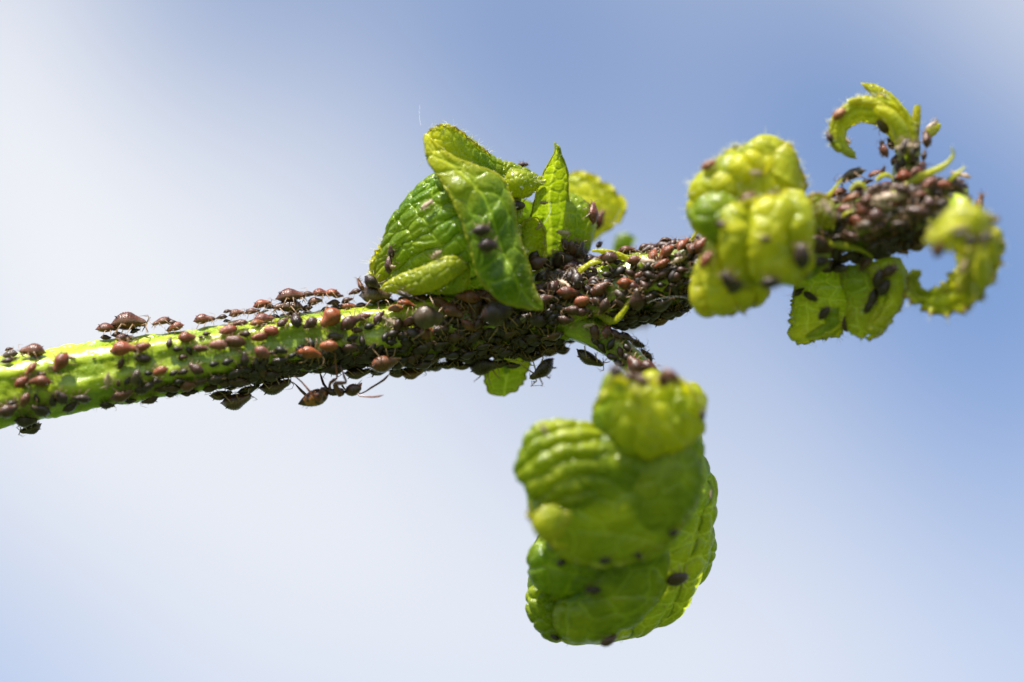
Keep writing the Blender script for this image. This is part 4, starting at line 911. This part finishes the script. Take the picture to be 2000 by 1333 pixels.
for row in [(205, 310, 105, 40, 'amber'), (165, 472, 95, 118, 'brown'), (545, 562, 125, 120, 'brown'), (520, 412, 115, 130, 'grey'), (590, 512, 95, 120, 'dark'), (840, 492, 122, 82, 'brown'), (830, 605, 85, 60, 'brown'), (762, 642, 95, 40, 'dark'),
            (310, 762, 205, 262, 'grey'), (480, 742, 105, 20, 'red'), (540, 722, 85, 30, 'brown'), (700, 757, 130, 10, 'red'), (420, 802, 95, 20, 'brown'), (262, 1000, 105, 0, 'brown'), (350, 1082, 115, 0, 'orange'), (585, 1045, 125, 60, 'grey'), (812, 890, 115, 0, 'brown'),
            (930, 882, 100, 0, 'dark'), (1062, 822, 140, -40, 'dark'), (1222, 955, 150, 120, 'brown'), (600, 1252, 155, 0, 'black'), (792, 1242, 145, 0, 'dark'), (665, 1302, 105, 0, 'brown'), (942, 1282, 115, 80, 'brown'), (1180, 1230, 130, 20, 'black'), (1280, 1200, 110, 10, 'dark'),
            (620, 640, 90, 60, 'dark'), (420, 930, 110, 60, 'brown'), (680, 930, 95, 0, 'grey'), (780, 970, 90, 0, 'brown'), (750, 840, 90, 0, 'dark')]:
    c7(*row, a if row[2] > 115 else n_)
for row in [(235, 900, 60, 30, 'dark', 'hang'), (380, 1030, 72, 180, 'black', 'hang'), (770, 975, 102, 5, 'dark', 'hang'), (752, 765, 55, 20, 'dark', 'hang'), (588, 870, 55, 130, 'dark', 'hang'), (435, 892, 60, 0, 'dark', 'hang'), (200, 1250, 52, 150, 'black', 'hang'), (445, 1260, 82, 5, 'dark', 'hang'), (884, 215, 55, 80, 'black', 'hang')]:
    c5(*row[:5], n_, zone=row[5])
for px, py, L, h, col in [(940, 450, 34, 10, 'black'), (952, 480, 36, 5, 'black'), (1156, 413, 42, 80, 'brown'), (1170, 430, 42, 70, 'red'), (1021, 323, 24, 10, 'amber'), (765, 492, 26, 90, 'amber'), (762, 518, 32, 90, 'dark'), (1018, 402, 34, 0, 'black')]:
    put(px, py, L, h, col, n_ if L < 40 else a, zone='central')
for px, py, L, h, col in [(1384, 325, 30, 45, 'amber'), (1462, 391, 30, 20, 'brown'), (1512, 378, 26, 0, 'grey'), (1495, 467, 24, 0, 'grey'), (1422, 545, 40, 120, 'black'), (1435, 560, 34, 60, 'black'), (1380, 508, 34, 60, 'red'), (1566, 500, 46, 95, 'black'), (1505, 552, 36, 10, 'black'), (1409, 438, 26, 0, 'grey')]:
    put(px, py, L, h, col, n_, zone='pair')
for px, py, L, h, col in [(1560, 572, 30, 40, 'dark'), (1582, 576, 34, -30, 'black'), (1610, 612, 34, 50, 'black'), (1652, 632, 34, 100, 'dark'), (1715, 545, 42, 70, 'black'), (1728, 560, 40, 60, 'black'), (1705, 580, 40, 70, 'black'), (1738, 530, 38, 30, 'dark'), (1698, 598, 38, 60, 'black'), (1620, 520, 44, 20, 'black'), (1640, 526, 40, -20, 'black'), (1600, 512, 44, 10, 'black'), (1675, 505, 40, 10, 'dark'), (1692, 518, 38, 200, 'dark'), (1722, 500, 44, 0, 'dark'), (1880, 455, 40, 20, 'black'), (1925, 462, 34, 200, 'black')]:
    put(px, py, L * .85, h, col, n_, zone='torn')

for _i in range(24):  # extra blackish aphids added to darken the shaded gap behind the central leaf
    px, py = (random.uniform(1085, 1150), random.uniform(485, 545)) if _i % 3 else (random.uniform(1052, 1100), random.uniform(505, 560))
    put(px, py, random.uniform(30, 42), random.uniform(0, 360), random.choice(('black', 'black', 'dark')), a, lift=random.uniform(0, .06))
# the colony between those: filled where the photograph shows a crust, clear where the green shows
def density(px, py):
    z0, y0, r0 = stem_at(px)
    v = (py - z0) / r0
    if 1085 < px < 1178 and 628 < py < 700: return 0, 0
    if px < 240: return 0, 0
    if 430 < px < 745 and -1.4 < v < -.85: return .8, v
    if px < 420: return (.10 if v < 0 else .8) if .45 < v < 1.02 else 0, v
    if px < 600: return .9 if .62 < v < 1.04 else (.12 if .1 < v < .7 else 0), v
    if 570 < px < 765 and v > 1.12: return 0, 0
    if px < 760: return (.25 if px < 660 and v < .95 else .8) if .15 < v < 1.25 else (.0), v
    if px < 900: return 1 if .05 < v < 1.6 else (.3 if -1.1 < v < -.6 else (.15 if -1 < v < .1 else 0)), v
    if px < 1080: return 1 if -1.0 < v < 1.75 else 0, v
    if px < 1395: return 1 if -1.30 < v < 1.40 else 0, v
    if px < 1560: return .8 if -1.0 < v < 1.5 else 0, v
    return 1 if -1.45 - .25 * math.sin(px / 23) < v < 1.55 + .45 * math.sin(px / 17) and px < 1885 else 0, v
rr = random.Random(99)
cells = {}
def near(px, py, rad):
    k = (int(px // 40), int(py // 40))
    for dx in (-1, 0, 1):
        for dy in (-1, 0, 1):
            for q in cells.get((k[0] + dx, k[1] + dy), ()):
                if math.hypot(q[0] - px, q[1] - py) < rad * .5 + q[2] * .5: return True
    return False
def note(px, py, L): cells.setdefault((int(px // 40), int(py // 40)), []).append((px, py, L * .66))
for b in BUGS: note(b['px'], b['py'], b['L'])
for _ in range(14000):
    px = rr.uniform(240, 1890); z0, y0, r0 = stem_at(px); v = rr.uniform(-1.8, 2.0); py = z0 + v * r0
    dn, _v = density(px, py)
    if rr.random() > dn: continue
    L = rr.choice((30, 36, 42, 48, 54)) if px > 1560 else (rr.choice((28, 34, 40, 46, 52)) if px > 1080 else (rr.choice((28, 32, 36, 40, 46)) if px > 560 else rr.uniform(22, 34)))
    if near(px, py, L * .62): continue
    if v < -.3: col = rr.choice(('red', 'red', 'brown', 'brown', 'dark', 'dark', 'amber'))
    elif v < .3: col = rr.choice(('brown', 'dark', 'black', 'dark', 'dark', 'grey'))
    else: col = rr.choice(('dark', 'black', 'black', 'dark', 'brown' if v > 1.1 else 'black'))  # darker hues lower on the stem: underside shade put into the aphid colours
    if px < 1000 and v > .3: col = rr.choice(('dark', 'black', 'black'))
    hd = rr.gauss(12, 38) + rr.choice((0, 180))
    if v > 1.15: hd = rr.gauss(15, 20) + rr.choice((0, 180))
    put(px, py, L, hd, col, n_ if L < 33 else (a if rr.random() > .06 else 'wax'), bvh=BVH_STEM, lift=rr.uniform(0, .05) if px < 760 else rr.choice((0, .03, .06, .12)))
    note(px, py, L)
# along the upright stalk and the bent leaf stalk
for _ in range(1600):
    q = rr.choice(([(1180, 662), (1215, 692), (1255, 728), (1295, 758)], [(1765, 375), (1770, 335), (1774, 300)]))
    i = rr.random() * (len(q) - 1); k = int(i); f = i - k
    px = q[k][0] * (1 - f) + q[min(k + 1, len(q) - 1)][0] * f + rr.uniform(-30, 30); py = q[k][1] * (1 - f) + q[min(k + 1, len(q) - 1)][1] * f + rr.uniform(-26, 26)
    L = rr.choice((26, 30, 34))
    if near(px, py, L * .55): continue
    h = BVH.ray_cast(CAM_L, (W(px, py, 0) - CAM_L).normalized())
    if h[0] is None or (px < 1400 and py > 745): continue
    put(px, py, L, rr.gauss(-45 if px < 1500 else 90, 30), rr.choice(('dark', 'black', 'brown')), n_); note(px, py, L)

# the 300 that show largest stand singly, the rest are one mass
def zone_of(b):
    px, py = b['px'], b['py']
    if b['zone'] == 'hang': return 'on the big hanging leaf', ''
    if b['zone'] == 'central': return 'on the central curled leaf', ''
    if b['zone'] == 'pair': return 'on the yellow-green leaf pair', ''
    if b['zone'] == 'torn': return 'on the torn hanging leaf', ''
    if px > 1600 and py < 318: return 'on the hooked top leaf', ''
    if 1165 < px < 1330 and py > 648: return 'on the bent leaf stalk', ''
    z0, y0, r0 = stem_at(px); v = (py - z0) / r0
    band = 'upper edge' if v < -.62 else ('lower edge' if v > .78 else 'face')
    for lim, nm in ((240, 'near bare end'), (565, 'left of ant'), (745, 'above ant'), (915, 'under central leaf'), (1100, 'round central leaf tip'), (1240, 'above leaf stalk'), (1395, 'left of leaf pair'),
                    (1580, 'behind leaf pair'), (1760, 'right of leaf pair'), (3000, 'at shoot tip')):
        if px < lim: return nm, band
ONES = ['first', 'second', 'third', 'fourth', 'fifth', 'sixth', 'seventh', 'eighth', 'ninth', 'tenth', 'eleventh', 'twelfth', 'thirteenth', 'fourteenth', 'fifteenth', 'sixteenth', 'seventeenth', 'eighteenth', 'nineteenth', 'twentieth',
        'twenty-first', 'twenty-second', 'twenty-third', 'twenty-fourth', 'twenty-fifth', 'twenty-sixth', 'twenty-seventh', 'twenty-eighth', 'twenty-ninth', 'thirtieth']
order = sorted(BUGS, key=lambda b: -b['L'])
# those hidden behind other plant parts or other insects' places go into the mass first
def seen(b):
    c = b['g'] + b['n'] * (.22 * b['L'] / 100)
    d = c - CAM_L; h = BVH.ray_cast(CAM_L, d.normalized(), d.length - .05)
    return h[0] is None or b['zone']
vis = [b for b in order if seen(b)]
single = vis[:300]
ids = set(id(b) for b in single)
rest = [b for b in BUGS if id(b) not in ids]
print('aphids', len(BUGS), 'visible', len(vis), 'rest', len(rest))
def basis(g_, n, f, sc, sw=1.0, sh=1.0):
    s = n.cross(f).normalized(); f = s.cross(n).normalized()
    M = Matrix.Identity(4)
    for i in range(3):
        M[i][0] = f[i] * sc; M[i][1] = s[i] * sc * sw; M[i][2] = n[i] * sc * sh; M[i][3] = g_[i]
    return M
cls = {}
for b in single:
    z, band = zone_of(b)
    size = 'large round ' if b['kind'] == 'big' else ('white-flecked ' if b['kind'] == 'wax' else ('plump ' if b['L'] > 42 else ('tiny ' if b['L'] < 24 else '')))
    b['cls'] = (size + COLS[b['col']][1], z, band); cls.setdefault(b['cls'], []).append(b)
for (adj, z, band), lst in cls.items():
    lst.sort(key=lambda b: b['px'])
    for i, b in enumerate(lst):
        where = (f"on stem's {band} {z}" if band else z)
        b['label'] = f"{ONES[i]} {adj} aphid from the left {where}" if len(lst) > 1 else f"single {adj} aphid {where}"
for i, b in enumerate(single):
    r1 = random.Random(i * 7 + 1)
    me = r1.choice(PROTO[b['kind']])
    o = link('aphid', me)
    c = COLS[b['col']][0]; k = r1.uniform(.75, 1.3)
    o.color = (min(1, c[0] * k), min(1, c[1] * k * r1.uniform(.88, 1.15)), min(1, c[2] * k), 1)
    o.matrix_basis = basis(b['g'], b['n'], b['f'], b['L'] / 100.0 * (1.1 if b['kind'] != 'big' else .98), r1.uniform(.98, 1.22), r1.uniform(.9, 1.1))
    tag(o, b['label'], 'aphid', 'aphids crowding on the shoot')
M_MASS, t = material('aphid_mass')
gi = t.new('ShaderNodeAttribute'); gi.attribute_name = 'pick'
p = t.new('ShaderNodeBsdfPrincipled'); p.inputs['Roughness'].default_value = .5
t.l.new(t.mix(gi.outputs['Fac'], (0.009, 0.005, 0.004), (0.055, 0.018, 0.011)), p.inputs['Base Color'])
o_ = t.new('ShaderNodeOutputMaterial'); t.l.new(p.outputs[0], o_.inputs[0])
lowdata = []
for me in LOW:
    co = np.empty(len(me.vertices) * 3); me.vertices.foreach_get('co', co)
    lv = np.empty(len(me.loops), int); me.loops.foreach_get('vertex_index', lv)
    mi = np.empty(len(me.polygons), int); me.polygons.foreach_get('material_index', mi)
    lowdata.append((co.reshape(-1, 3), lv.reshape(-1, 4), mi))
    bpy.data.meshes.remove(me)
mb = MB(); r = random.Random(3)
def add_low(M, dark):
    co, lv, mi = r.choice(lowdata); A = np.array(M)
    V = co @ A[:3, :3].T + A[:3, 3]
    s = MB(); mb.v.append(V); mb.f.append(lv + mb.n); mb.m.append(np.where(mi == 0, 0, 1)); mb.att.setdefault('pick', []).append(np.full(len(V), dark)); mb.n += len(V)
for b in rest:
    add_low(basis(b['g'], b['n'], b['f'], b['L'] / 100.0), {'black': .0, 'dark': .2}.get(b['col'], r.uniform(.4, 1)))
for _ in range(2100):
    i = int(r.uniform(150, 516)); th = r.uniform(0, 2 * math.pi)
    px, v = SX[i], -math.cos(th)
    if px < 1085 and v < -.75 and th < math.pi: continue
    if px < 560 and v < .45: continue
    if px < 760 and v < .3 and th < math.pi: continue
    if 1085 < px < 1178 and v > .35 and th < math.pi: continue
    if px < 900 and v < -.15 and th < math.pi: continue
    up2 = r.choice((0, .08, .14)) if (px > 760 and v > .75) and not 1085 < px < 1180 else -.04
    if px > 1180 and v < .55 and th < math.pi and r.random() < .45: continue
    n = Vector(math.cos(th) * SA[i] + math.sin(th) * SB[i]); g_ = Vector(SP[i]) + n * (SR[i] * .97 + up2)
    T = Vector(SP[i] - SP[i - 1]).normalized(); s = n.cross(T); aa = r.gauss(0, .6) + r.choice((0, math.pi))
    add_low(basis(g_, n, T * math.cos(aa) + s * math.sin(aa), r.uniform(.26, .38)), r.uniform(0, .3) if v > 0 else r.uniform(.0, .7))  # lower side toned darker, its shade given as body colour
mass = link('aphid_mass', mb.build('aphid_mass', [M_MASS, M_LEG]))
tag(mass, 'smaller half-hidden aphids packed between the others on the stem', 'aphids', kind='stuff')

# ------------------------------------------------------------------ ant under the stem
def ellip_loft(mb, pts, rads, nt=20, mat=0, seg=None, flat=1.0, **att):
    mb.tube(pts, np.array(rads), nt, mat, flat=flat, **att)
ant_m, t = material('ant_shell')
tc = t.new('ShaderNodeTexCoord'); n2 = t.new('ShaderNodeTexNoise', _Scale=9.0, _Detail=5.0); t.l.new(tc.outputs['Object'], n2.inputs['Vector'])
base = t.mix(t.ramp(n2.outputs['Fac'], (.38, .66)), (0.030, 0.010, 0.006), (0.10, 0.030, 0.012))
base = t.mix(t.math('MULTIPLY', t.attr('gold'), t.ramp(n2.outputs['Fac'], (.42, .58))), base, (0.30, 0.11, 0.03))
base = t.mix(t.attr('red'), base, (0.22, 0.055, 0.022))
p = t.new('ShaderNodeBsdfPrincipled'); t.l.new(base, p.inputs['Base Color']); p.inputs['Roughness'].default_value = .3
bp = t.new('ShaderNodeBump'); bp.inputs['Strength'].default_value = .3; bp.inputs['Distance'].default_value = .02; t.l.new(n2.outputs['Fac'], bp.inputs['Height']); t.l.new(bp.outputs[0], p.inputs['Normal'])
o_ = t.new('ShaderNodeOutputMaterial'); t.l.new(p.outputs[0], o_.inputs[0])
def AW(cx, cy, y=-.25): return np.array(W(560 + cx / 8.333, 680 + cy / 8.333, y))
mb = MB()
def ring(a0, a1, prof, squash=1.0, nt=26, n=34, **att):
    """A swollen segment from a0 to a1 with radius profile prof = [(t, r)...] in crop pixels."""
    tt = np.linspace(0, 1, n); rad = np.interp(tt, [p[0] for p in prof], [p[1] for p in prof]) / 833.3
    k = np.array([.25, .5, .25])
    for _ in range(3): rad[1:-1] = np.convolve(rad, k, 'valid')
    pts = [a0 + (a1 - a0) * q for q in tt]
    g_ = 1 - .05 * np.exp(-((((tt * 4.5) % 1) - .5) / .09) ** 2) if att.pop('seg', False) else 1
    mb.tube(pts, rad * g_, nt, 0, flat=squash, **att)
ring(AW(185, 915), AW(680, 735), [(0, 4), (.04, 22), (.15, 62), (.32, 108), (.55, 140), (.75, 130), (.9, 85), (1, 20)], seg=True, gold=.9, n=60)
ring(AW(640, 760), AW(560, 640), [(0, 20), (.5, 60), (1, 12)], gold=.5)
ring(AW(590, 655), AW(700, 690), [(0, 20), (.4, 42), (1, 24)], gold=.4)
ring(AW(672, 675), AW(760, 745), [(0, 25), (.35, 52), (.8, 58), (1, 30)])
ring(AW(700, 720), AW(860, 735), [(0, 30), (.3, 60), (.6, 50), (1, 40)])
ring(AW(800, 725), AW(950, 715), [(0, 35), (.4, 78), (.8, 58), (1, 16)])
ring(AW(935, 715), AW(965, 710), [(0, 18), (1, 18)])
ring(AW(945, 725), AW(1215, 640), [(0, 10), (.12, 62), (.35, 98), (.6, 100), (.82, 66), (1, 28)], n=44)
ring(AW(1165, 650), AW(1225, 565), [(0, 24), (.5, 30), (1, 6)], red=1.0)
def leg(pts, rad, **att):
    rad = rad * 1.35
    S = spline([tuple(AW(*q)) for q in pts], 26) if False else np.array([tuple(AW(*q)) for q in pts])
    mb.tube(S, rad, 8, 0, **att)
leg([(870, 770, -.3), (800, 640, -.45), (780, 590, -.5), (800, 570, -.5), (880, 575, -.5), (965, 562, -.5), (968, 540, -.5), (935, 470, -.48), (915, 395, -.45), (885, 330, -.42), (880, 270, -.40)],
    np.array([30, 36, 26, 24, 27, 18, 12, 15, 10, 7, 6]) / 833.3, red=.25)
leg([(700, 660, -.3), (700, 600, -.38), (720, 560, -.42), (770, 520, -.42), (815, 495, -.42), (818, 440, -.42), (805, 330, -.4), (790, 200, -.42), (782, 60, -.42), (790, -20, -.4)],
    np.array([22, 16, 20, 22, 12, 13, 12, 9, 7, 5]) / 833.3, red=.45)
leg([(640, 640, .0), (600, 590, .1), (570, 500, .15), (545, 420, .2), (525, 330, .25), (520, 260, .3)], np.array([16, 17, 15, 9, 8, 6]) / 833.3)
leg([(600, 690, -.45), (540, 870, -.5), (540, 870, -.5), (460, 800, -.5), (390, 730, -.5), (320, 640, -.45), (240, 550, -.42), (160, 480, -.40), (110, 455, -.38)], np.array([12, 18, 18, 18, 16, 11, 9, 8, 6]) / 833.3, red=.5)
leg([(620, 680, .1), (420, 830, .15), (310, 765, .15), (230, 690, .15), (150, 600, .15), (120, 570, .15)], np.array([14, 18, 20, 18, 9, 5]) / 833.3)
leg([(560, 665, -.5), (545, 760, -.52), (535, 865, -.5)], np.array([16, 20, 12]) / 833.3)
leg([(900, 610, .0), (960, 690, .05), (1000, 640, .1), (950, 620, .1)], np.array([14, 10, 6, 5]) / 833.3)
leg([(1170, 738, -.35), (1220, 738, -.35), (1290, 705, -.32), (1370, 650, -.3), (1480, 585, -.3), (1580, 520, -.3), (1630, 470, -.3), (1658, 432, -.3)], np.array([8, 8, 9, 12, 12, 14, 13, 6]) / 833.3)
leg([(1155, 745, -.4), (1190, 782, -.45), (1290, 792, -.5), (1400, 798, -.5), (1500, 785, -.5), (1588, 765, -.5)], np.array([8, 9, 10, 11, 12, 6]) / 833.3, red=.5)
leg([(1130, 615, -.3), (1180, 570, -.3), (1235, 505, -.25)], np.array([8, 6, 4]) / 833.3)
leg([(1060, 620, -.3), (1110, 600, -.3), (1130, 560, -.3)], np.array([7, 5, 3]) / 833.3)
mb.ball(tuple(AW(1065, 700, -.36)), (.035, .022, .04), 8, 10, 0)
r = random.Random(8)
for _ in range(26):
    q = r.uniform(.1, .95); c = AW(185 + 495 * q, 915 - 180 * q + (1 if r.random() < .7 else -1) * 125 * math.sin(math.pi * min(1, q + .05)) * .95)
    mb.tube([c, c + np.array([-.03, -.01, -.045 if r.random() < .7 else .045])], [.003, .001], 3)
ant = link('ant', mb.build('ant', [ant_m]))
tag(ant, 'dark brown ant with reddish legs hanging upside down under the stem, antennae pointing right', 'ant')

# ------------------------------------------------------------------ shed skins, honeydew, silk
def skin_mesh(seed):
    r = random.Random(seed); mb = MB(); nx, nt = 12, 8
    u = np.linspace(0, 1, nx); hw = np.sin(np.pi * np.clip(u, .02, .98)) ** .7 * .15
    U, TH = np.meshgrid(u, np.linspace(0, 2 * np.pi, nt, endpoint=False), indexing='ij')
    G = np.stack([U - .5, hw[:, None] * np.sin(TH), .12 + hw[:, None] * .6 * np.cos(TH)], -1)
    G += np.array([[[r.gauss(0, .03) for _ in range(3)] for _ in range(nt)] for _ in range(nx)])
    mb.grid(G, wrap=True)
    for i in range(8):
        x = r.uniform(-.4, .45); s = r.choice((-1, 1))
        p0 = np.array([x, s * .08, .12]); p1 = p0 + [r.gauss(0, .1), s * .2, r.uniform(0, .15)]; p2 = p1 + [r.gauss(0, .15), s * .12, r.uniform(-.2, .1)]
        mb.tube([p0, p1, p2], [.022, .014, .007], 4)
    return mb.build('shed_skin', [M_SKIN])
SK = [skin_mesh(s) for s in range(4)]
skins = [(209, 745, 34, 80, 'standing on the stem near its left end'), (136, 695, 24, 150, 'stuck beside a reddish aphid at the left end'), (459, 627, 26, 0, "on the stem's upper edge left of the ant"), (512, 608, 24, 70, 'between aphids on the upper edge, left of the large round ones'),
         (762, 628, 34, -30, 'lying on bare stem between two large round aphids'), (460, 680, 26, 170, 'below two reddish aphids left of the ant'), (1150, 636, 26, 10, 'on the bare green patch above the leaf stalk'), (1122, 545, 30, 0, 'at the foot of a small stipule above the stem'),
         (1135, 508, 38, 150, 'over a reddish aphid left of the small stipules'), (1188, 507, 34, 60, 'standing between the two small pale stipules'), (1265, 505, 36, -10, 'on top of the crust left of the leaf pair'), (1325, 508, 34, 20, 'near the leaf pair on the crust'),
         (1100, 552, 36, -35, "right of the central leaf's tip"), (1055, 391, 24, -20, 'hanging in front of the upright leaf tip'), (1118, 459, 30, -8, 'in the dark gap behind the central leaf'), (1063, 443, 22, 40, 'on the rim of the small curled lobe'),
         (852, 502, 28, 35, "on the central leaf's lower rolled edge"), (768, 528, 24, 20, "at the left end of the central leaf's lower roll"), (830, 396, 30, 40, "on the central leaf's upper left slope"), (1730, 373, 60, 0, 'long, lying over the crust near the shoot tip'), (1725, 383, 50, -5, 'below a longer one near the shoot tip'),
         (1770, 288, 40, 8, 'wrapped round the short upright stalk'), (1650, 268, 30, -40, 'inside the hooked top leaf'), (1820, 238, 28, 30, 'on the small lobe beside the hooked leaf'), (1880, 328, 40, 0, 'blurred, at the far right end of the tip'), (1610, 415, 40, -60, 'beside the leaf pair on its right'),
         (1876, 515, 34, 60, 'on the inner side of the right end leaf'), (1390, 968, 18, 60, "on the big hanging leaf's right rim"), (1062, 838, 22, 120, 'on the left shoulder of the big hanging leaf'), (1140, 610, 18, 0, 'at the base of the forked stipule'), (1480, 336, 26, 0, 'on top of the yellow-green leaf pair'), (925, 600, 26, 0, "under the central leaf's edge")]
for i, (px, py, L, hd, lb) in enumerate(skins):
    fr = frame_of(px, py, L, hd, BVH, .10 if px > 560 and px < 1900 and py < 800 else .0)
    if fr is None: continue
    o = link('shed_skin', SK[i % 4]); o.matrix_basis = basis(fr[0], fr[1], fr[2], L / 100.0 * 1.05)
    tag(o, 'pale crumpled shed skin ' + lb, 'shed skin', 'cast aphid skins')
wm, t = material('honeydew')
p = t.new('ShaderNodeBsdfPrincipled'); p.inputs['Transmission Weight'].default_value = 1; p.inputs['Roughness'].default_value = .02; p.inputs['IOR'].default_value = 1.34
o_ = t.new('ShaderNodeOutputMaterial'); t.l.new(p.outputs[0], o_.inputs[0])
mb = MB(); mb.ball((0, 0, 0), (1, 1, 1), 16, 24); dm = mb.build('honeydew_drop', [wm])
for px, py, y, rd_, lb in [(1597, 563, -.9, .022, 'tiny clear drop on a silk thread over the torn leaf'), (1685, 531, -.95, .035, 'orange-lit clear drop under the crusted stem'), (1018, 368, -.45, .035, 'clear drop on the hairy yellow-green roll'), (1683, 608, -1.1, .04, 'clear drop in the fold of the torn leaf'), (1212, 700, -.4, .02, 'tiny clear drop beside the bent leaf stalk')]:
    o = link('honeydew_drop', dm); o.location = W(px, py, y); o.scale = (rd_,) * 3
    tag(o, lb, 'drop', 'honeydew drops')
def silk(pts, rad, lb):
    S = spline(pts, 30); mb = MB(); mb.tube([W(a_, b2, c_) for a_, b2, c_ in S], rad, 4)
    tag(link('silk_thread', mb.build('silk_thread', [M_SILK])), lb, 'silk thread', 'fine silk threads')
silk([(1074, 396, -.3), (1076, 410, -.3), (1070, 425, -.3), (1060, 440, -.2)], .0055, 'short shining silk thread below the upright leaf tip')
silk([(818, 327, -.4), (826, 316, -.45), (834, 305, -.5)], .006, "bright silk strand at the central leaf's left top edge")
silk([(820, 205, -.2), (819, 228, -.3), (822, 246, -.4)], .0025, "faint upright silk strand above the central leaf")
silk([(1265, 592, -.5), (1290, 583, -.6), (1330, 580, -.6), (1350, 588, -.55)], .0022, 'pale silk strand across the dark crust left of the leaf pair')
silk([(1345, 405, -1.6), (1348, 425, -1.6), (1346, 445, -1.6)], .009, 'white frayed strand hanging from the leaf pair')
silk([(1560, 560, -.8), (1597, 562, -.88), (1650, 560, -.9)], .003, 'thin strand across the torn leaf')
# ------------------------------------------------------------------ stand the shoot where it grows
for o in list(scene.objects):
    if o.parent is None and o not in (cam, sun, lawn):
        o.matrix_world = BASE @ o.matrix_basis
